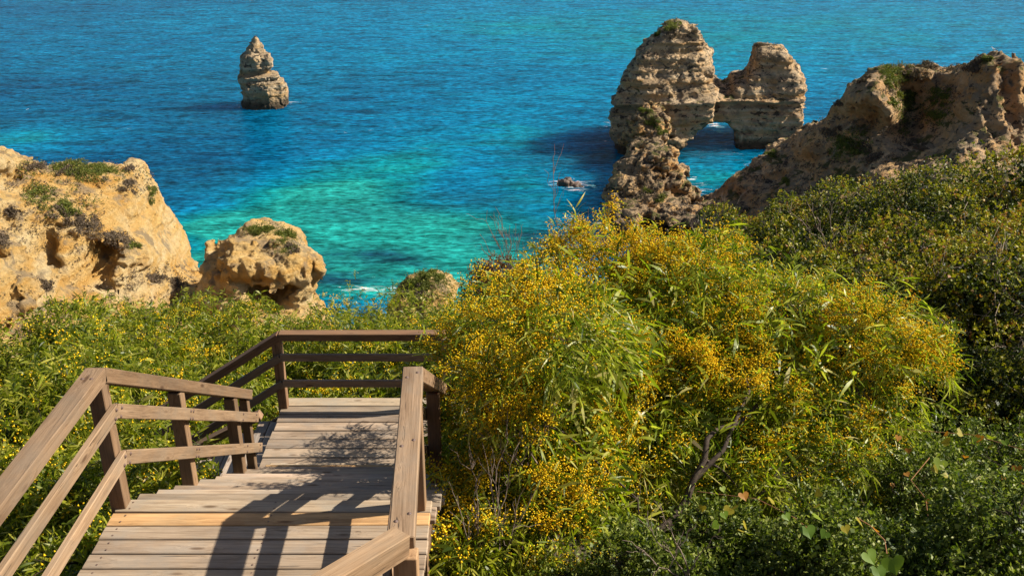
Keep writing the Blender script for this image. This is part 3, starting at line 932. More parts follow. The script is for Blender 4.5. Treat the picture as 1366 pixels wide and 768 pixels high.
# lower landing
y = 9.17; n = 0
while y < 10.75:
    wd = .188 if n < 8 else .2
    e = random.uniform(-.01, .01)
    board('plank', (-2.86 + e, y + wd / 2, ZL - .02 + random.uniform(-.003, .002)), (XR + e, y + wd / 2, ZL - .02), wd - .014, .04, tint(GREY, .15), jitter=.01)
    y += wd; n += 1
# left-hand flight, treads run away from the camera
LX = -2.88
for i in range(9):
    zt = ZL - rise * (i + 1)
    for k in range(2):
        xx = LX - .28 * i - .14 * (k + .5)
        board('tread', (xx, 9.14, zt - .02), (xx, 10.62 + random.uniform(-.02, .02), zt - .02), .133, .04, tint((.9, .92, .98), .12), jitter=.012)


def beam(name, a, b, W, H, t):
    return board(name, a, b, W, H, t)


S1 = (ZD - ZL) / (9.3 - 5.48)                  # slope of the flight
def zs(yy, off):                                # rail height along the first flight
    return ZD + off - S1 * max(0, yy - 5.42)


# stringers
for xx in (XL + .06, XR - .06):
    beam('stringer', (xx, 2.2, ZD - .15), (xx, 5.46, ZD - .15), .05, .2, DARK)
    beam('stringer', (xx, 5.46, ZD - .30), (xx, 9.25, ZD - .30 - S1 * 3.79), .05, .24, DARK)
for yy in (9.16, 10.72):
    beam('stringer', (-2.86, yy, ZL - .15), (XR, yy, ZL - .15), .05, .2, DARK)
beam('stringer', (LX + .1, 9.10, ZL - .26), (LX - 2.6, 9.10, ZL - .26 - 1.75), .05, .24, DARK)
beam('stringer', (LX + .1, 10.66, ZL - .20), (LX - 2.6, 10.66, ZL - .20 - 1.75), .05, .24, DARK)

HT = .975    # handrail centre height
def rail_set(p0, p1, side, t, hand=BROWN, tops=(HT, .715, .365), W=.04, Hh=.10):
    """handrail plus two rails between foot points p0 and p1; side = offset of the rails"""
    p0, p1, side = Vector(p0), Vector(p1), Vector(side)
    up = Vector((0, 0, 1))
    beam('handrail', p0 + up * tops[0], p1 + up * tops[0], .125, .095, hand)
    for z in tops[1:]:
        beam('rail', p0 + up * z + side, p1 + up * z + side, W, .095, t)


def post(x, y, zb, zt, t=BROWN, w_=.10, d_=.10):
    o = board('post', (x, y, zb), (x, y, zt), w_, d_, t, up=Vector((0, 1, 0)))
    return o


# left railing: level part, then down the flight
WB = (.66, .57, .47)
rail_set((XRL, 2.4, ZD), (XRL, 5.44, ZD), (.075, 0, 0), WB, (.60, .51, .42))
ye = 8.42
rail_set((XRL, 5.43, ZD), (XRL, ye, zs(ye, 0)), (.077, 0, 0), WB, (.53, .43, .33))
post(XRL, 5.42, ZD - .5, ZD + .93, (.50, .40, .31))
post(XRL, 3.2, ZD - .5, ZD + .93)
for yy in (6.66, 7.93):
    post(XRL, yy, zs(yy, -.5), zs(yy, .93), (.52, .42, .32))
post(XRL + .0, 8.33, zs(8.33, -.6), zs(8.33, .93), (.52, .42, .32), .08, .08)
# right railing: level, then down
rail_set((XRR + .095, 3.80, ZD), (XRR, 5.46, ZD), (-.073, 0, 0), DARK, (.62, .54, .46), tops=(HT,))
beam('rail', (XRR + .03, 3.3, ZD + .70), (XRR - .072, 5.46, ZD + .70), .04, .095, (.7, .58, .48))
beam('rail', (XRR + .03, 3.3, ZD + .36), (XRR - .072, 5.46, ZD + .36), .04, .095, (.7, .58, .48))
rail_set((XRR, 5.44, ZD), (XRR, 9.2, zs(9.2, 0)), (-.074, 0, 0), (.5, .42, .34), (.56, .46, .36))
post(XRR, 5.40, ZD - .7, ZD + .93, (.75, .6, .46))
post(XRR + .09, 3.90, ZD - .7, ZD + .93, (.8, .66, .5))
for yy in (6.75, 8.0):
    post(XRR, yy, zs(yy, -.7), zs(yy, .93), (.5, .36, .26))
# short handrail that joins from the upper stairs
a = P(536, 722, 3.79); b = P(450, 782, 3.47); b.z = a.z
c = a + (b - a) * 3.0; c.z += .12
beam('handrail', a, c, .11, .125, (.86, .73, .58))
board('post', (a.x + .03, a.y - .02, ZD - .7), (a.x + .03, a.y - .02, a.z - .05), .09, .09, (.85, .68, .5), up=Vector((0, 1, 0)))
# lower landing railing
YF = 10.66
rail_set((-2.80, YF, ZL), (-.80, YF, ZL), (0, -.072, 0), (.55, .5, .48), (.50, .36, .27), tops=(.99, .73, .37))
post(-2.84, YF, ZL - .8, ZL + .94, (.5, .38, .3), .11, .11)
post(-.80, YF - .02, ZL - .8, ZL + .98, (.75, .7, .68), .11, .11)
# left flight railing, far side
sl = .665
rail_set((-2.80, YF + .002, ZL), (-2.80 - 2.6, YF + .002, ZL - 2.6 * sl), (0, -.074, 0), (.5, .46, .44), (.50, .36, .27), tops=(.988, .728, .368))
for dx in (1.3, 2.5):
    post(-2.84 - dx, YF, ZL - dx * sl - .6, ZL - dx * sl + .93, (.5, .38, .3))
# near side of the left flight
beam('handrail', (-2.66, 9.02, ZL + .90), (-2.66 - 1.35, 9.02, ZL + .90 - 1.35 * .56), .11, .08, (.55, .43, .34))
post(-3.95, 9.02, ZL - 1.6, ZL + .2, (.5, .38, .3))
# legs under the deck
for (xx, yy, zt) in ((XL + .12, 4.3, ZD - .2), (XR - .14, 4.4, ZD - .2), (XL + .12, 7.0, ZD - 1.5), (XR - .14, 7.0, ZD - 1.5), (-2.7, 9.3, ZL - .2), (-.7, 9.3, ZL - .2), (-2.7, 10.6, ZL - .2)):
    board('post', (xx, yy, float(ground_z(xx, yy)) - .3), (xx, yy, zt), .11, .11, DARK, up=Vector((0, 1, 0)))


# bolts at the joints of the near railing
def bolt(p, d):
    o = link('bolt', BOLT, walk)
    o.matrix_local = Matrix.Translation(Vector(p) - WOFF) @ Vector(d).to_track_quat('Z', 'Y').to_matrix().to_4x4()


def dome(r_, hgt, n=8):
    V = []
    for k, (q, z) in enumerate(((1.25, 0), (1.25, .15), (1.0, .3), (.6, .8))):
        V += [(r_ * q * math.cos(2 * math.pi * i / n), r_ * q * math.sin(2 * math.pi * i / n), hgt * z) for i in range(n)]
    V.append((0, 0, hgt))
    Q = [(k * n + i, k * n + (i + 1) % n, (k + 1) * n + (i + 1) % n, (k + 1) * n + i) for k in range(3) for i in range(n)]
    T_ = [(3 * n + i, 3 * n + (i + 1) % n, 4 * n) for i in range(n)]
    return np_mesh('bolt', np.array(V), [np.array(T_), np.array(Q)], M['iron'], smooth=True)


M['iron'] = mat_simple('rusty_iron', [(0.3, (0.05, 0.035, 0.03)), (0.7, (0.17, 0.09, 0.06))], 60, 0.6, 0.5)
BOLT = dome(.010, .008)
for hh in (.715, .365):
    for (yy, zz) in ((5.39, ZD), (5.47, zs(5.47, 0)), (3.2, ZD), (6.64, zs(6.64, 0)), (6.69, zs(6.69, 0)), (7.93, zs(7.93, 0)), (8.33, zs(8.33, 0))):
        for dz in (-.022, .022):
            bolt((XRL + .0985, yy + dz * .8, zz + hh + dz), (1, 0, 0))
for (yy, zz) in ((5.30, ZD + HT + .047), (3.2, ZD + HT + .047)):
    for dx in (-.025, .03):
        bolt((XRL + dx, yy, zz), (0, 0, 1))
for yy in (3.95, 4.6, 5.35):
    for dx in (-.03, .03):
        bolt((XRR + (5.46 - yy) * .0575 + dx, yy + dx, ZD + HT + .047), (0, 0, 1))
# two screws in every near plank, above each stringer
SCREW = dome(.0055, .002, 6)
yy = 5.475
while yy > 4.2:
    for xx in (XL + .09, (XL + XR) / 2, XR - .12):
        for dy in (-.035, -.1):
            o = link('screw', SCREW, walk)
            o.location = Vector((xx + random.uniform(-.008, .008), yy + dy, ZD + .001)) - WOFF
    yy -= .139


# ------------------------------------------------------------------ foliage generators
def unit(v):
    return v / (np.linalg.norm(v, axis=-1, keepdims=True) + 1e-9)


def leaves_mesh(pos, d, side, L, W, bend, rnd, hue, seg):
    """thin curved blades; seg 3 = long phyllode, 2 = short leaf"""
    n = len(pos)
    if seg == 3:
        ts = [0.0, 0.35, 0.72, 1.0]; ws = [0.22, 1.0, .75, 0]
    elif seg == 2:
        ts = [0.0, 0.5, 1.0]; ws = [0.25, 1.0, 0]
    else:
        ts = [0.0, 0.5, 1.0]; ws = [0.0, 1.0, 0]
    vs, per = [], 0
    dn = np.array([0, 0, -1.0])
    nrm = unit(np.cross(d, side))
    for t, wv in zip(ts, ws):
        c = pos + d * (t * L)[:, None] + dn * (bend * t * t * L)[:, None]
        if wv == 0:
            vs.append(c)
        else:
            vs.append(c - side * (W * wv / 2)[:, None]); vs.append(c + side * (W * wv / 2)[:, None])
    k = len(vs)
    V = np.stack(vs, 1).reshape(-1, 3)
    base = np.arange(n)[:, None] * k
    quads, tris = [], []
    if seg == 3:
        quads = [base + np.array([0, 1, 3, 2]), base + np.array([2, 3, 5, 4])]
        tris = [base + np.array([4, 5, 6])]
    elif seg == 2:
        quads = [base + np.array([0, 1, 3, 2])]
        tris = [base + np.array([2, 3, 4])]
    else:
        quads = [base + np.array([0, 2, 3, 1])]
    F = []
    if tris: F.append(np.concatenate(tris))
    F.append(np.concatenate(quads))
    return V, F, np.repeat(rnd, k), np.repeat(hue, k)


BIP = np.array([(0, 0, 1), (0, 0, -1), (1, 0, 0), (-.5, .87, 0), (-.5, -.87, 0)], float) * 1.08
BIPF = np.array([(0, 2, 3), (0, 3, 4), (0, 4, 2), (1, 3, 2), (1, 4, 3), (1, 2, 4)])
TET = np.array([(1, 1, 1), (1, -1, -1), (-1, 1, -1), (-1, -1, 1)], float) * .8
TETF = np.array([(0, 1, 2), (0, 3, 1), (0, 2, 3), (1, 3, 2)])


def balls_mesh(pos, r, rnd, hue, small=False):
    n = len(pos)
    bv, bf = (TET, TETF) if small else (BIP, BIPF)
    ang = RNG.random(n) * 6.28; ca, sa = np.cos(ang), np.sin(ang)
    R_ = np.stack([np.stack([ca, -sa, ca * 0], -1), np.stack([sa * .8, ca * .8, -.6 + ca * 0], -1), np.stack([sa * .6, ca * .6, .8 + ca * 0], -1)], 1)
    V = (pos[:, None, :] + np.einsum('nij,kj->nki', R_, bv) * r[:, None, None]).reshape(-1, 3)
    F = (np.arange(n)[:, None, None] * len(bv) + bf[None]).reshape(-1, 3)
    return V, [F], np.repeat(rnd, len(bv)), np.repeat(hue, len(bv))


def tubes_mesh(segs, sides=4):
    """segs: list of (polyline array k x 3, radii k)"""
    Vs, Qs, off = [], [], 0
    for pl, rad in segs:
        pl = np.asarray(pl, float); k = len(pl)
        tg = np.gradient(pl, axis=0); tg = unit(tg)
        ref = np.array([0.13, 0.21, 1.0]) if abs(tg[0][2]) < .9 else np.array([1.0, .1, 0])
        u = unit(np.cross(tg, ref)); v = np.cross(tg, u)
        ang = np.arange(sides) * 2 * np.pi / sides
        ring = (np.cos(ang)[None, :, None] * u[:, None, :] + np.sin(ang)[None, :, None] * v[:, None, :]) * np.asarray(rad)[:, None, None] + pl[:, None, :]
        Vs.append(ring.reshape(-1, 3))
        i = np.arange(k - 1)[:, None] * sides; j = np.arange(sides)[None]
        jn = (j + 1) % sides
        q = np.stack([i + j, i + jn, i + sides + jn, i + sides + j], -1).reshape(-1, 4) + off
        Qs.append(q); off += k * sides
    return np.concatenate(Vs), [np.concatenate(Qs)]


def curve(a, b, n=6, sag=0.1, wob=0.04):
    a, b = np.asarray(a, float), np.asarray(b, float)
    t = np.linspace(0, 1, n)[:, None]
    p = a + (b - a) * t
    L = np.linalg.norm(b - a)
    p += np.array([0, 0, 1.0]) * (np.sin(t * np.pi) * sag * L)
    p[1:-1] += RNG.normal(0, wob * L, (n - 2, 3))
    return p


def shell_points(ells, n, depth=.35, lump=.18, facing=None):
    """points with outward normals in the outer layer of a union of ellipsoids"""
    P_, N_ = [], []
    areas = np.array([(r[0] * r[1] + r[1] * r[2] + r[0] * r[2]) for c, r in ells]); areas /= areas.sum()
    for (c, r), a in zip(ells, areas):
        m = int(n * a * 2.2) + 8
        u = unit(RNG.normal(size=(m, 3)))
        c = np.asarray(c, float); r = np.asarray(r, float)
        k = 1 - depth * RNG.random(m) ** 1.3
        p = c + u * r * k[:, None]
        lumpn = fbm(p[:, 0] * 1.6, p[:, 1] * 1.6, p[:, 2] * 1.6, 2, 401)
        p = p + u * (lump * lumpn * r.min())[:, None]
        nn = unit(u / r)
        keep = np.ones(m, bool)
        for c2, r2 in ells:
            if np.allclose(c2, c):
                continue
            q = np.sqrt((((p - np.asarray(c2)) / np.asarray(r2)) ** 2).sum(1))
            keep &= q > .72
        keep &= nn[:, 2] > -.55
        if facing is not None:
            keep &= (nn[:, 1] < facing) | (nn[:, 2] > .55)
        P_.append(p[keep]); N_.append(nn[keep])
    Pp, Nn = np.concatenate(P_), np.concatenate(N_)
    o = RNG.permutation(len(Pp))[:n]
    return Pp[o], Nn[o]


def sprigs(cp, cn, per, axis_len, leafL, leafW, up=.35, spread=.9, droop=.3, ragged=.5):
    """leaves set along short shoots that start at each cluster point"""
    m = len(cp)
    ax = unit(cn + np.array([0, 0, up]) + RNG.normal(0, ragged, (m, 3)))
    al = axis_len * RNG.uniform(.5, 1.4, m)
    t = RNG.random((m, per))
    pos = cp[:, None] + ax[:, None] * (al[:, None] * t)[..., None]
    pos = pos.reshape(-1, 3)
    axr = np.repeat(ax, per, 0)
    rd = unit(RNG.normal(size=(m * per, 3)))
    d = unit(axr * (1 - spread * .5) + rd * spread + np.array([0, 0, -droop * .3]))
    side = unit(np.cross(d, unit(RNG.normal(size=(m * per, 3)))))
    L = leafL * RNG.uniform(.6, 1.25, m * per); W = leafW * RNG.uniform(.7, 1.3, m * per)
    hue = np.repeat(RNG.random(m), per)
    rnd = RNG.random(m * per)
    return pos, d, side, L, W, rnd, hue, ax, al


def build_shrub(name, ells, base, leafmat, nclus, per, axis_len, leafL, leafW, seg, label, cat, group=None, up=.35, spread=.9, bend=.3, ragged=.5,
                flowers=0, fl_per=10, fl_r=.011, fl_spread=.05, nbranch=14, trunk_r=.03, depth=.4, lump=.2, facing=.6, twigs=120, flower_fn=None,
                hue_fn=None, leafpart='foliage', parent_name=None, stuff=True, branchmat='bark'):
    root = empty(name, tuple(base))
    tag(root, label, cat, group)
    b = np.array(base, float)
    cp, cn = shell_points(ells, nclus, depth, lump, facing)
    pos, d, side, L, W, rnd, hue, ax, al = sprigs(cp, cn, per, axis_len, leafL, leafW, up, spread, bend, ragged)
    if hue_fn is not None:
        hue = np.clip(hue_fn(np.repeat(cp, per, 0), np.repeat(cn, per, 0), hue), 0, 1)
    # inner leaves, fewer and broader
    ip, inn = shell_points(ells, int(nclus * .5), .75, lump, None)
    ctr = np.array([c for c, r_ in ells]).mean(0)
    ip = ip + (ctr - ip) * RNG.uniform(.15, .45, (len(ip), 1))
    i_ = sprigs(ip, inn, max(3, per // 2), axis_len * 1.4, leafL * 1.5, leafW * 1.9, up, spread, bend, ragged)
    pos, d, side, L, W, rnd, hue = [np.concatenate([p_, q_]) for p_, q_ in zip((pos, d, side, L, W, rnd, hue), i_[:7])]
    V, F, r1, h1 = leaves_mesh(pos - b, d, side, L, W, np.full(len(L), bend) * RNG.uniform(.2, 1.6, len(L)), rnd, hue, seg)
    fo = link(leafpart, np_mesh(leafpart, V, F, M[leafmat], attrs={'rnd': r1, 'hue': h1}), root)
    if stuff: fo['kind'] = 'stuff'
    if flowers:
        sel = np.arange(len(cp))
        pr = flower_fn(cp, cn) if flower_fn else np.ones(len(cp))
        pr = pr * (RNG.random(len(cp)) < 1)
        pr = pr / pr.sum()
        ch = RNG.choice(sel, flowers, p=pr)
        t = RNG.random(flowers)
        cen = cp[ch] + ax[ch] * (al[ch] * t)[:, None]
        fp = np.repeat(cen, fl_per, 0) + RNG.normal(0, fl_spread, (flowers * fl_per, 3)) * np.array([1, 1, .8])
        rr = fl_r * RNG.uniform(.65, 1.25, len(fp))
        hh = np.repeat(RNG.random(flowers), fl_per)
        V, F, r1, h1 = balls_mesh(fp - b, rr, RNG.random(len(fp)), hh, flowers < 2000)
        fl = link('blossom', np_mesh('blossom', V, F, M['flower'], smooth=True, attrs={'rnd': r1, 'hue': h1}), root)
        fl['kind'] = 'stuff'
    # limbs from the base, then twigs from the limbs to the clusters
    tips = cp[RNG.permutation(len(cp))[:nbranch]]
    segs = []
    limb_pts = []
    for tp in tips:
        start = b + RNG.normal(0, .06, 3) * np.array([1, 1, 0])
        pl = curve(start, tp, 8, .05, .035)
        segs.append((pl - b, np.linspace(trunk_r, trunk_r * .2, 8)))
        limb_pts.append(pl[3:])
    lp = np.concatenate(limb_pts)
    for k in RNG.permutation(len(cp))[:twigs]:
        dd = ((lp - cp[k]) ** 2).sum(1)
        s = lp[int(np.argmin(dd))]
        e = cp[k] + ax[k] * al[k]
        pl = curve(s, e, 5, .04, .05)
        segs.append((pl - b, np.linspace(trunk_r * .22, trunk_r * .06, 5)))
    V, F = tubes_mesh(segs, 3)
    br = link('branch', np_mesh('branch', V, F, M[branchmat], smooth=True), root)
    br['kind'] = 'stuff'
    return root


def PE(px, py, F, r):
    return (tuple(P(px, py, F)), r)


def lobes_(c, r, n):
    out = []
    for k in range(n):
        a = random.uniform(0, 6.28); e = math.asin(random.uniform(-.2, 1))
        u = (math.cos(a) * math.cos(e), -abs(math.sin(a) * math.cos(e)), math.sin(e))
        m = sum(r) / 3 * random.uniform(.3, .45)
        out.append(((c.x + u[0] * r[0] * .8, c.y + u[1] * r[1] * .8, c.z + u[2] * r[2] * .8), (m * 1.15, m, m * .8)))
    return out


# ------------------------------------------------------------------ the big golden wattle
def golden(cp, cn):
    k = .25 + np.clip(cn[:, 2], 0, 1) * .9
    n = fbm(cp[:, 0] * 1.5, cp[:, 1] * 1.5, cp[:, 2] * 1.5, 2, 501)
    k = k * np.clip(.65 + n * 1.0, .16, 2)
    return k * np.where(cp[:, 2] < 33.4, .35, 1.0)


wb = P(890, 700, 6.1)
wbase = (wb.x, wb.y, float(ground_z(wb.x, wb.y)) - .05)
W1 = [PE(640, 725, 6.0, (.24, .4, .32)), PE(755, 725, 6.0, (.4, .4, .3)), PE(668, 462, 10.0, (.42, .6, .45)), PE(645, 650, 6.5, (.28, .5, .45)), PE(730, 660, 6.4, (.45, .5, .42)), PE(830, 640, 6.8, (.5, .45, .42)), PE(745, 440, 6.6, (.42, .6, .35)), PE(672, 530, 6.7, (.25, .6, .3)), PE(790, 415, 8.9, (.95, .9, .72)), PE(700, 465, 8.6, (.8, .9, .72)), PE(945, 430, 8.6, (1.0, .9, .68)), PE(1085, 470, 8.2, (.95, .8, .52)), PE(1150, 490, 7.7, (.62, .7, .55)),
      PE(1010, 530, 7.6, (1.0, .8, .62)), PE(830, 530, 7.8, (.9, .9, .7)), PE(680, 570, 7.6, (.55, .8, .7)), PE(1110, 585, 7.2, (.6, .55, .42)), PE(980, 620, 6.9, (.7, .5, .38))]
WL = []
for (c_, r_) in W1:
    WL += lobes_(Vector(c_), r_, 6)
wat = build_shrub('wattle_shrub', W1 + WL, wbase, 'phyl', 4300, 10, .22, .13, .014, 3, 'large golden wattle shrub in full yellow bloom right of the stairway', 'shrub',
                  up=.25, spread=.75, bend=.35, ragged=.55, flowers=5200, fl_per=20, fl_r=.0088, fl_spread=.045, nbranch=16, trunk_r=.014, depth=.55, lump=.3, twigs=500, flower_fn=golden)
# limbs seen low in the shrub
segs = []
def limb(pts, r0, r1):
    p = np.array([tuple(P(*q)) for q in pts])
    segs.append((p - np.array(wbase), np.linspace(r0, r1, len(p))))
limb([(868, 716, 6.09), (895, 695, 6.19), (915, 668, 6.29), (925, 640, 6.39), (940, 612, 6.49), (943, 585, 6.59), (957, 572, 6.69), (985, 565, 6.79), (1010, 540, 6.99)], .036, .014)
limb([(925, 640, 6.39), (950, 615, 6.49), (965, 600, 6.54), (975, 575, 6.69), (1000, 520, 7.09), (985, 480, 7.49)], .024, .01)
limb([(940, 612, 6.49), (965, 628, 6.49), (985, 650, 6.39)], .014, .005)
limb([(870, 715, 6.09), (840, 722, 6.09), (800, 745, 5.99)], .028, .02)
limb([(650, 690, 6.6), (665, 640, 6.8), (650, 590, 7.0), (655, 540, 7.3), (700, 480, 7.8)], .018, .007)
limb([(655, 540, 7.3), (640, 500, 7.6), (690, 430, 8.2)], .014, .007)
for sg in segs:
    V, F = tubes_mesh([sg], 8)
    link('limb' if sg is not segs[0] else 'trunk', np_mesh('trunk', V, F, M['bark'], smooth=True), wat)
# loose long shoots whose phyllodes can be told one from another
lv = []
def leafm(L, Wd, bend):
    n = 6
    ts = np.linspace(0, 1, n)
    ws = np.sin(np.clip(ts * 1.02 + .02, 0, 1) * np.pi) ** .7 * Wd / 2
    V = []
    for t, q in zip(ts, ws):
        V += [(t * L, -q, -bend * t * t * L), (t * L, q, -bend * t * t * L)]
    F = np.array([(2 * i, 2 * i + 1, 2 * i + 3, 2 * i + 2) for i in range(n - 1)])
    return np.array(V), [F]
for k in range(5):
    V, F = leafm(.17, .017, (.15, .3, .45, .6, .8)[k])
    lv.append(np_mesh('leaf', V, F, M['phyl'], attrs={'rnd': np.full(len(V), .25 + .15 * k), 'hue': np.full(len(V), (k * .37) % 1)}))
shoots = [(1205, 400, 7.9), (1225, 420, 7.8), (1235, 470, 7.7), (1240, 500, 7.6), (1228, 545, 7.4), (1195, 590, 7.1), (1180, 375, 8.1), (1100, 370, 8.3), (960, 305, 8.8), (905, 330, 8.7), (845, 300, 9.0),
          (770, 300, 9.1), (1040, 410, 8.0), (1030, 380, 8.3), (760, 440, 8.1), (720, 560, 7.0), (880, 560, 6.9), (640, 640, 6.5), (735, 640, 6.3), (800, 640, 6.2), (1130, 600, 6.7), (1060, 600, 6.6), (690, 700, 6.0), (1215, 440, 7.8)]
for (px, py, F_) in shoots:
    c = P(px, py, F_)
    ax = Vector((random.uniform(.1, 1) if px > 1000 else random.uniform(-.6, .8), random.uniform(-.5, .1), random.uniform(.0, .7))).normalized()
    for q in range(11):
        d = (ax + Vector((random.gauss(0, .55), random.gauss(0, .55), random.gauss(-.1, .45)))).normalized()
        o = link('leaf', lv[random.randrange(5)], wat)
        y_ = d.orthogonal().normalized(); y_ = Matrix.Rotation(random.uniform(0, 6.28), 3, d) @ y_
        z_ = d.cross(y_)
        if z_.z < 0:
            y_, z_ = -y_, -z_
        R = Matrix((d, y_, z_)).transposed().to_4x4()
        p = c + ax * (.03 * q - .12) - Vector(wbase)
        o.matrix_local = Matrix.Translation(p) @ R @ Matrix.Scale(random.uniform(.65, 1.15), 4)


# ------------------------------------------------------------------ green wattles behind and beside the stairway
def soft_golden(cp, cn):
    n = fbm(cp[:, 0] * 1.1, cp[:, 1] * 1.1, cp[:, 2] * 1.1, 2, 511)
    return np.clip(.35 + n * 1.2, .02, 2) * (.4 + np.clip(cn[:, 2], 0, 1))


WG = 'green wattle shrubs around the stairway'


def lobes(c, r, n, lo=.28, hi=.42, down=.6):
    out = []
    for k in range(n):
        a = random.uniform(0, 6.28); e = math.asin(random.uniform(-down, 1))
        u = Vector((math.cos(a) * math.cos(e), math.sin(a) * math.cos(e), math.sin(e)))
        if u.y > .5 and u.z < .6:
            u.y = -u.y
        q = random.uniform(lo, hi); m = (r[0] + r[1] + r[2]) / 3 * q
        out.append(((c.x + u.x * r[0] * .82, c.y + u.y * r[1] * .82, c.z + u.z * r[2] * .82), (m * random.uniform(.9, 1.3), m, m * random.uniform(.7, 1.0))))
    return out


def green_wattle(px, py, F, r, label, dens=1.0, flw=1.0, L=.11):
    c = P(px, py, F)
    c.z -= r[2] * .95
    g = float(ground_z(c.x, c.y))
    ells = [((c.x, c.y, c.z), tuple(q * .85 for q in r))] + lobes(c, r, 6, .35, .62)
    near = F < 10
    n = int((1000 if not near else 950) * dens)
    return build_shrub('wattle_shrub', ells, (c.x, c.y, min(g, c.z - .3)), 'phyl_far', n, 8 if not near else 9, .2, L * (1.15 if near else 1.4), .017 if near else .028, 3 if near else (2 if F < 15 else 1), label, 'shrub', WG,
                       up=.3, spread=.8, bend=.3, flowers=int((85 if not near else 80) * flw * dens), fl_per=15, fl_r=.0130 if not near else .0095, fl_spread=.055, nbranch=8, trunk_r=.025, depth=.4,
                       lump=.35, twigs=90, flower_fn=soft_golden, facing=.4)


for (px, py, F, r, lab, fw) in (
        (60, 445, 16.5, (1.3, 1.4, 1.1), 'green wattle shrub at the left edge below the ochre cliff', .8),
        (150, 412, 20, (1.5, 1.6, 1.4), 'green wattle shrub in front of the ochre cliff gullies, left of the stairway', .8),
        (235, 408, 23, (1.7, 1.7, 1.6), 'dark green wattle shrub below the left cliff saddle', .9),
        (330, 413, 24, (1.8, 1.8, 1.7), 'yellow-green wattle shrub below the rock knob', 1.2),
        (440, 396, 24, (1.8, 1.8, 1.7), 'wattle shrub on the crest just right of the rock knob', 1.0),
        (525, 424, 23, (1.7, 1.7, 1.6), 'wattle shrub on the crest in front of the little rock point', 1.1),
        (625, 418, 21, (1.6, 1.7, 1.6), 'wattle shrub on the crest left of the red-brown bush', 1.2),
        (95, 490, 12.5, (1.1, 1.2, 1.1), 'green wattle shrub above the left railing corner', .8),
        (210, 455, 16, (1.4, 1.4, 1.3), 'green wattle shrub left of the lower landing', 1.0),
        (320, 440, 17.5, (1.4, 1.4, 1.3), 'green wattle shrub behind the sloping rail of the left flight', .9),
        (430, 425, 17.5, (1.5, 1.4, 1.3), 'green wattle shrub behind the left half of the far handrail', 1.0),
        (540, 425, 16.5, (1.4, 1.4, 1.3), 'green wattle shrub behind the right end of the far handrail', 1.2),
        (635, 440, 14, (1.1, 1.1, 1.2), 'blooming wattle shrub beside the far railing corner post', 1.6),
        (715, 415, 15, (1.3, 1.2, 1.3), 'green wattle shrub behind the left lobe of the golden wattle', .8),
        (890, 400, 14, (1.2, 1.2, 1.4), 'green wattle shrub between the two lobes of the golden wattle', .4),
        (760, 520, 10.8, (1.1, .9, 1.3), 'green undergrowth wattle behind the golden one', .4),
        (920, 540, 10.0, (1.1, .9, 1.3), 'green undergrowth wattle behind the trunk of the golden one', .3),
        (1060, 540, 9.8, (1.0, .9, 1.2), 'green undergrowth wattle under the right lobe of the golden one', .3),
        (320, 510, 13.3, (1.1, 1.0, 1.2), 'green wattle shrub under the sloping rails of the left flight', .8),
        (200, 520, 12.0, (1.0, 1.0, 1.1), 'green wattle shrub at the foot of the left flight', .8),
        (470, 492, 13.3, (1.2, .9, 1.2), 'green wattle shrub seen through the far railing', 1.2),
        (650, 505, 12.0, (.7, .7, 1.0), 'blooming wattle shrub right of the lower landing', 1.6),
        (20, 520, 7.6, (.75, .9, .9), 'long-leaved wattle shrub at the left edge above the railing', 1.2),
        (85, 500, 8.6, (.7, .9, .9), 'long-leaved wattle shrub behind the left railing corner', 1.0),
        (70, 640, 6.6, (.6, .8, .9), 'dim wattle shrub seen through the left railing', .9),
        (215, 600, 8.0, (.6, .7, .9), 'wattle shrub beside the flight, between the first posts of the left railing', .8),
        (150, 700, 5.6, (.45, .8, .8), 'low wattle shrub under the edge of the upper landing', .8),
        (610, 620, 7.6, (.45, .7, .8), 'small blooming wattle shrub against the right side of the flight', 1.8),
        (635, 720, 5.7, (.45, .5, .6), 'sparse wattle shrub in the shade right of the upper landing', .5)):
    green_wattle(px, py, F, r, lab, 1.0, fw)


# ------------------------------------------------------------------ lentisk shrubs on the right
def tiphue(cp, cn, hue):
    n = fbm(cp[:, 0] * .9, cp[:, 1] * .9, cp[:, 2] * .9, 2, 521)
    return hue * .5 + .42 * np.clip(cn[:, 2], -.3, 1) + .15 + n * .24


LG = 'lentisk shrubs covering the right-hand slope'


def lentisk(px, py, F, r, label, dens=1.0):
    c = P(px, py, F)
    c.z -= r[2] * .9
    g = float(ground_z(c.x, c.y))
    ells = [((c.x, c.y, c.z), tuple(q * .82 for q in r))] + lobes(c, r, 14, .24, .38)
    lf = .05 if F > 15 else .040
    return build_shrub('lentisk_shrub', ells, (c.x, c.y, min(g, c.z - .3)), 'lentisk', int((1900 if px < 1450 else 900) * dens), 8, .11, lf * 1.45, lf * .85, 1, label, 'shrub', LG,
                       up=.5, spread=.9, bend=.1, ragged=.35, nbranch=10, trunk_r=.03, depth=.25, lump=.3, twigs=160, hue_fn=tiphue, facing=.5, branchmat='twig')


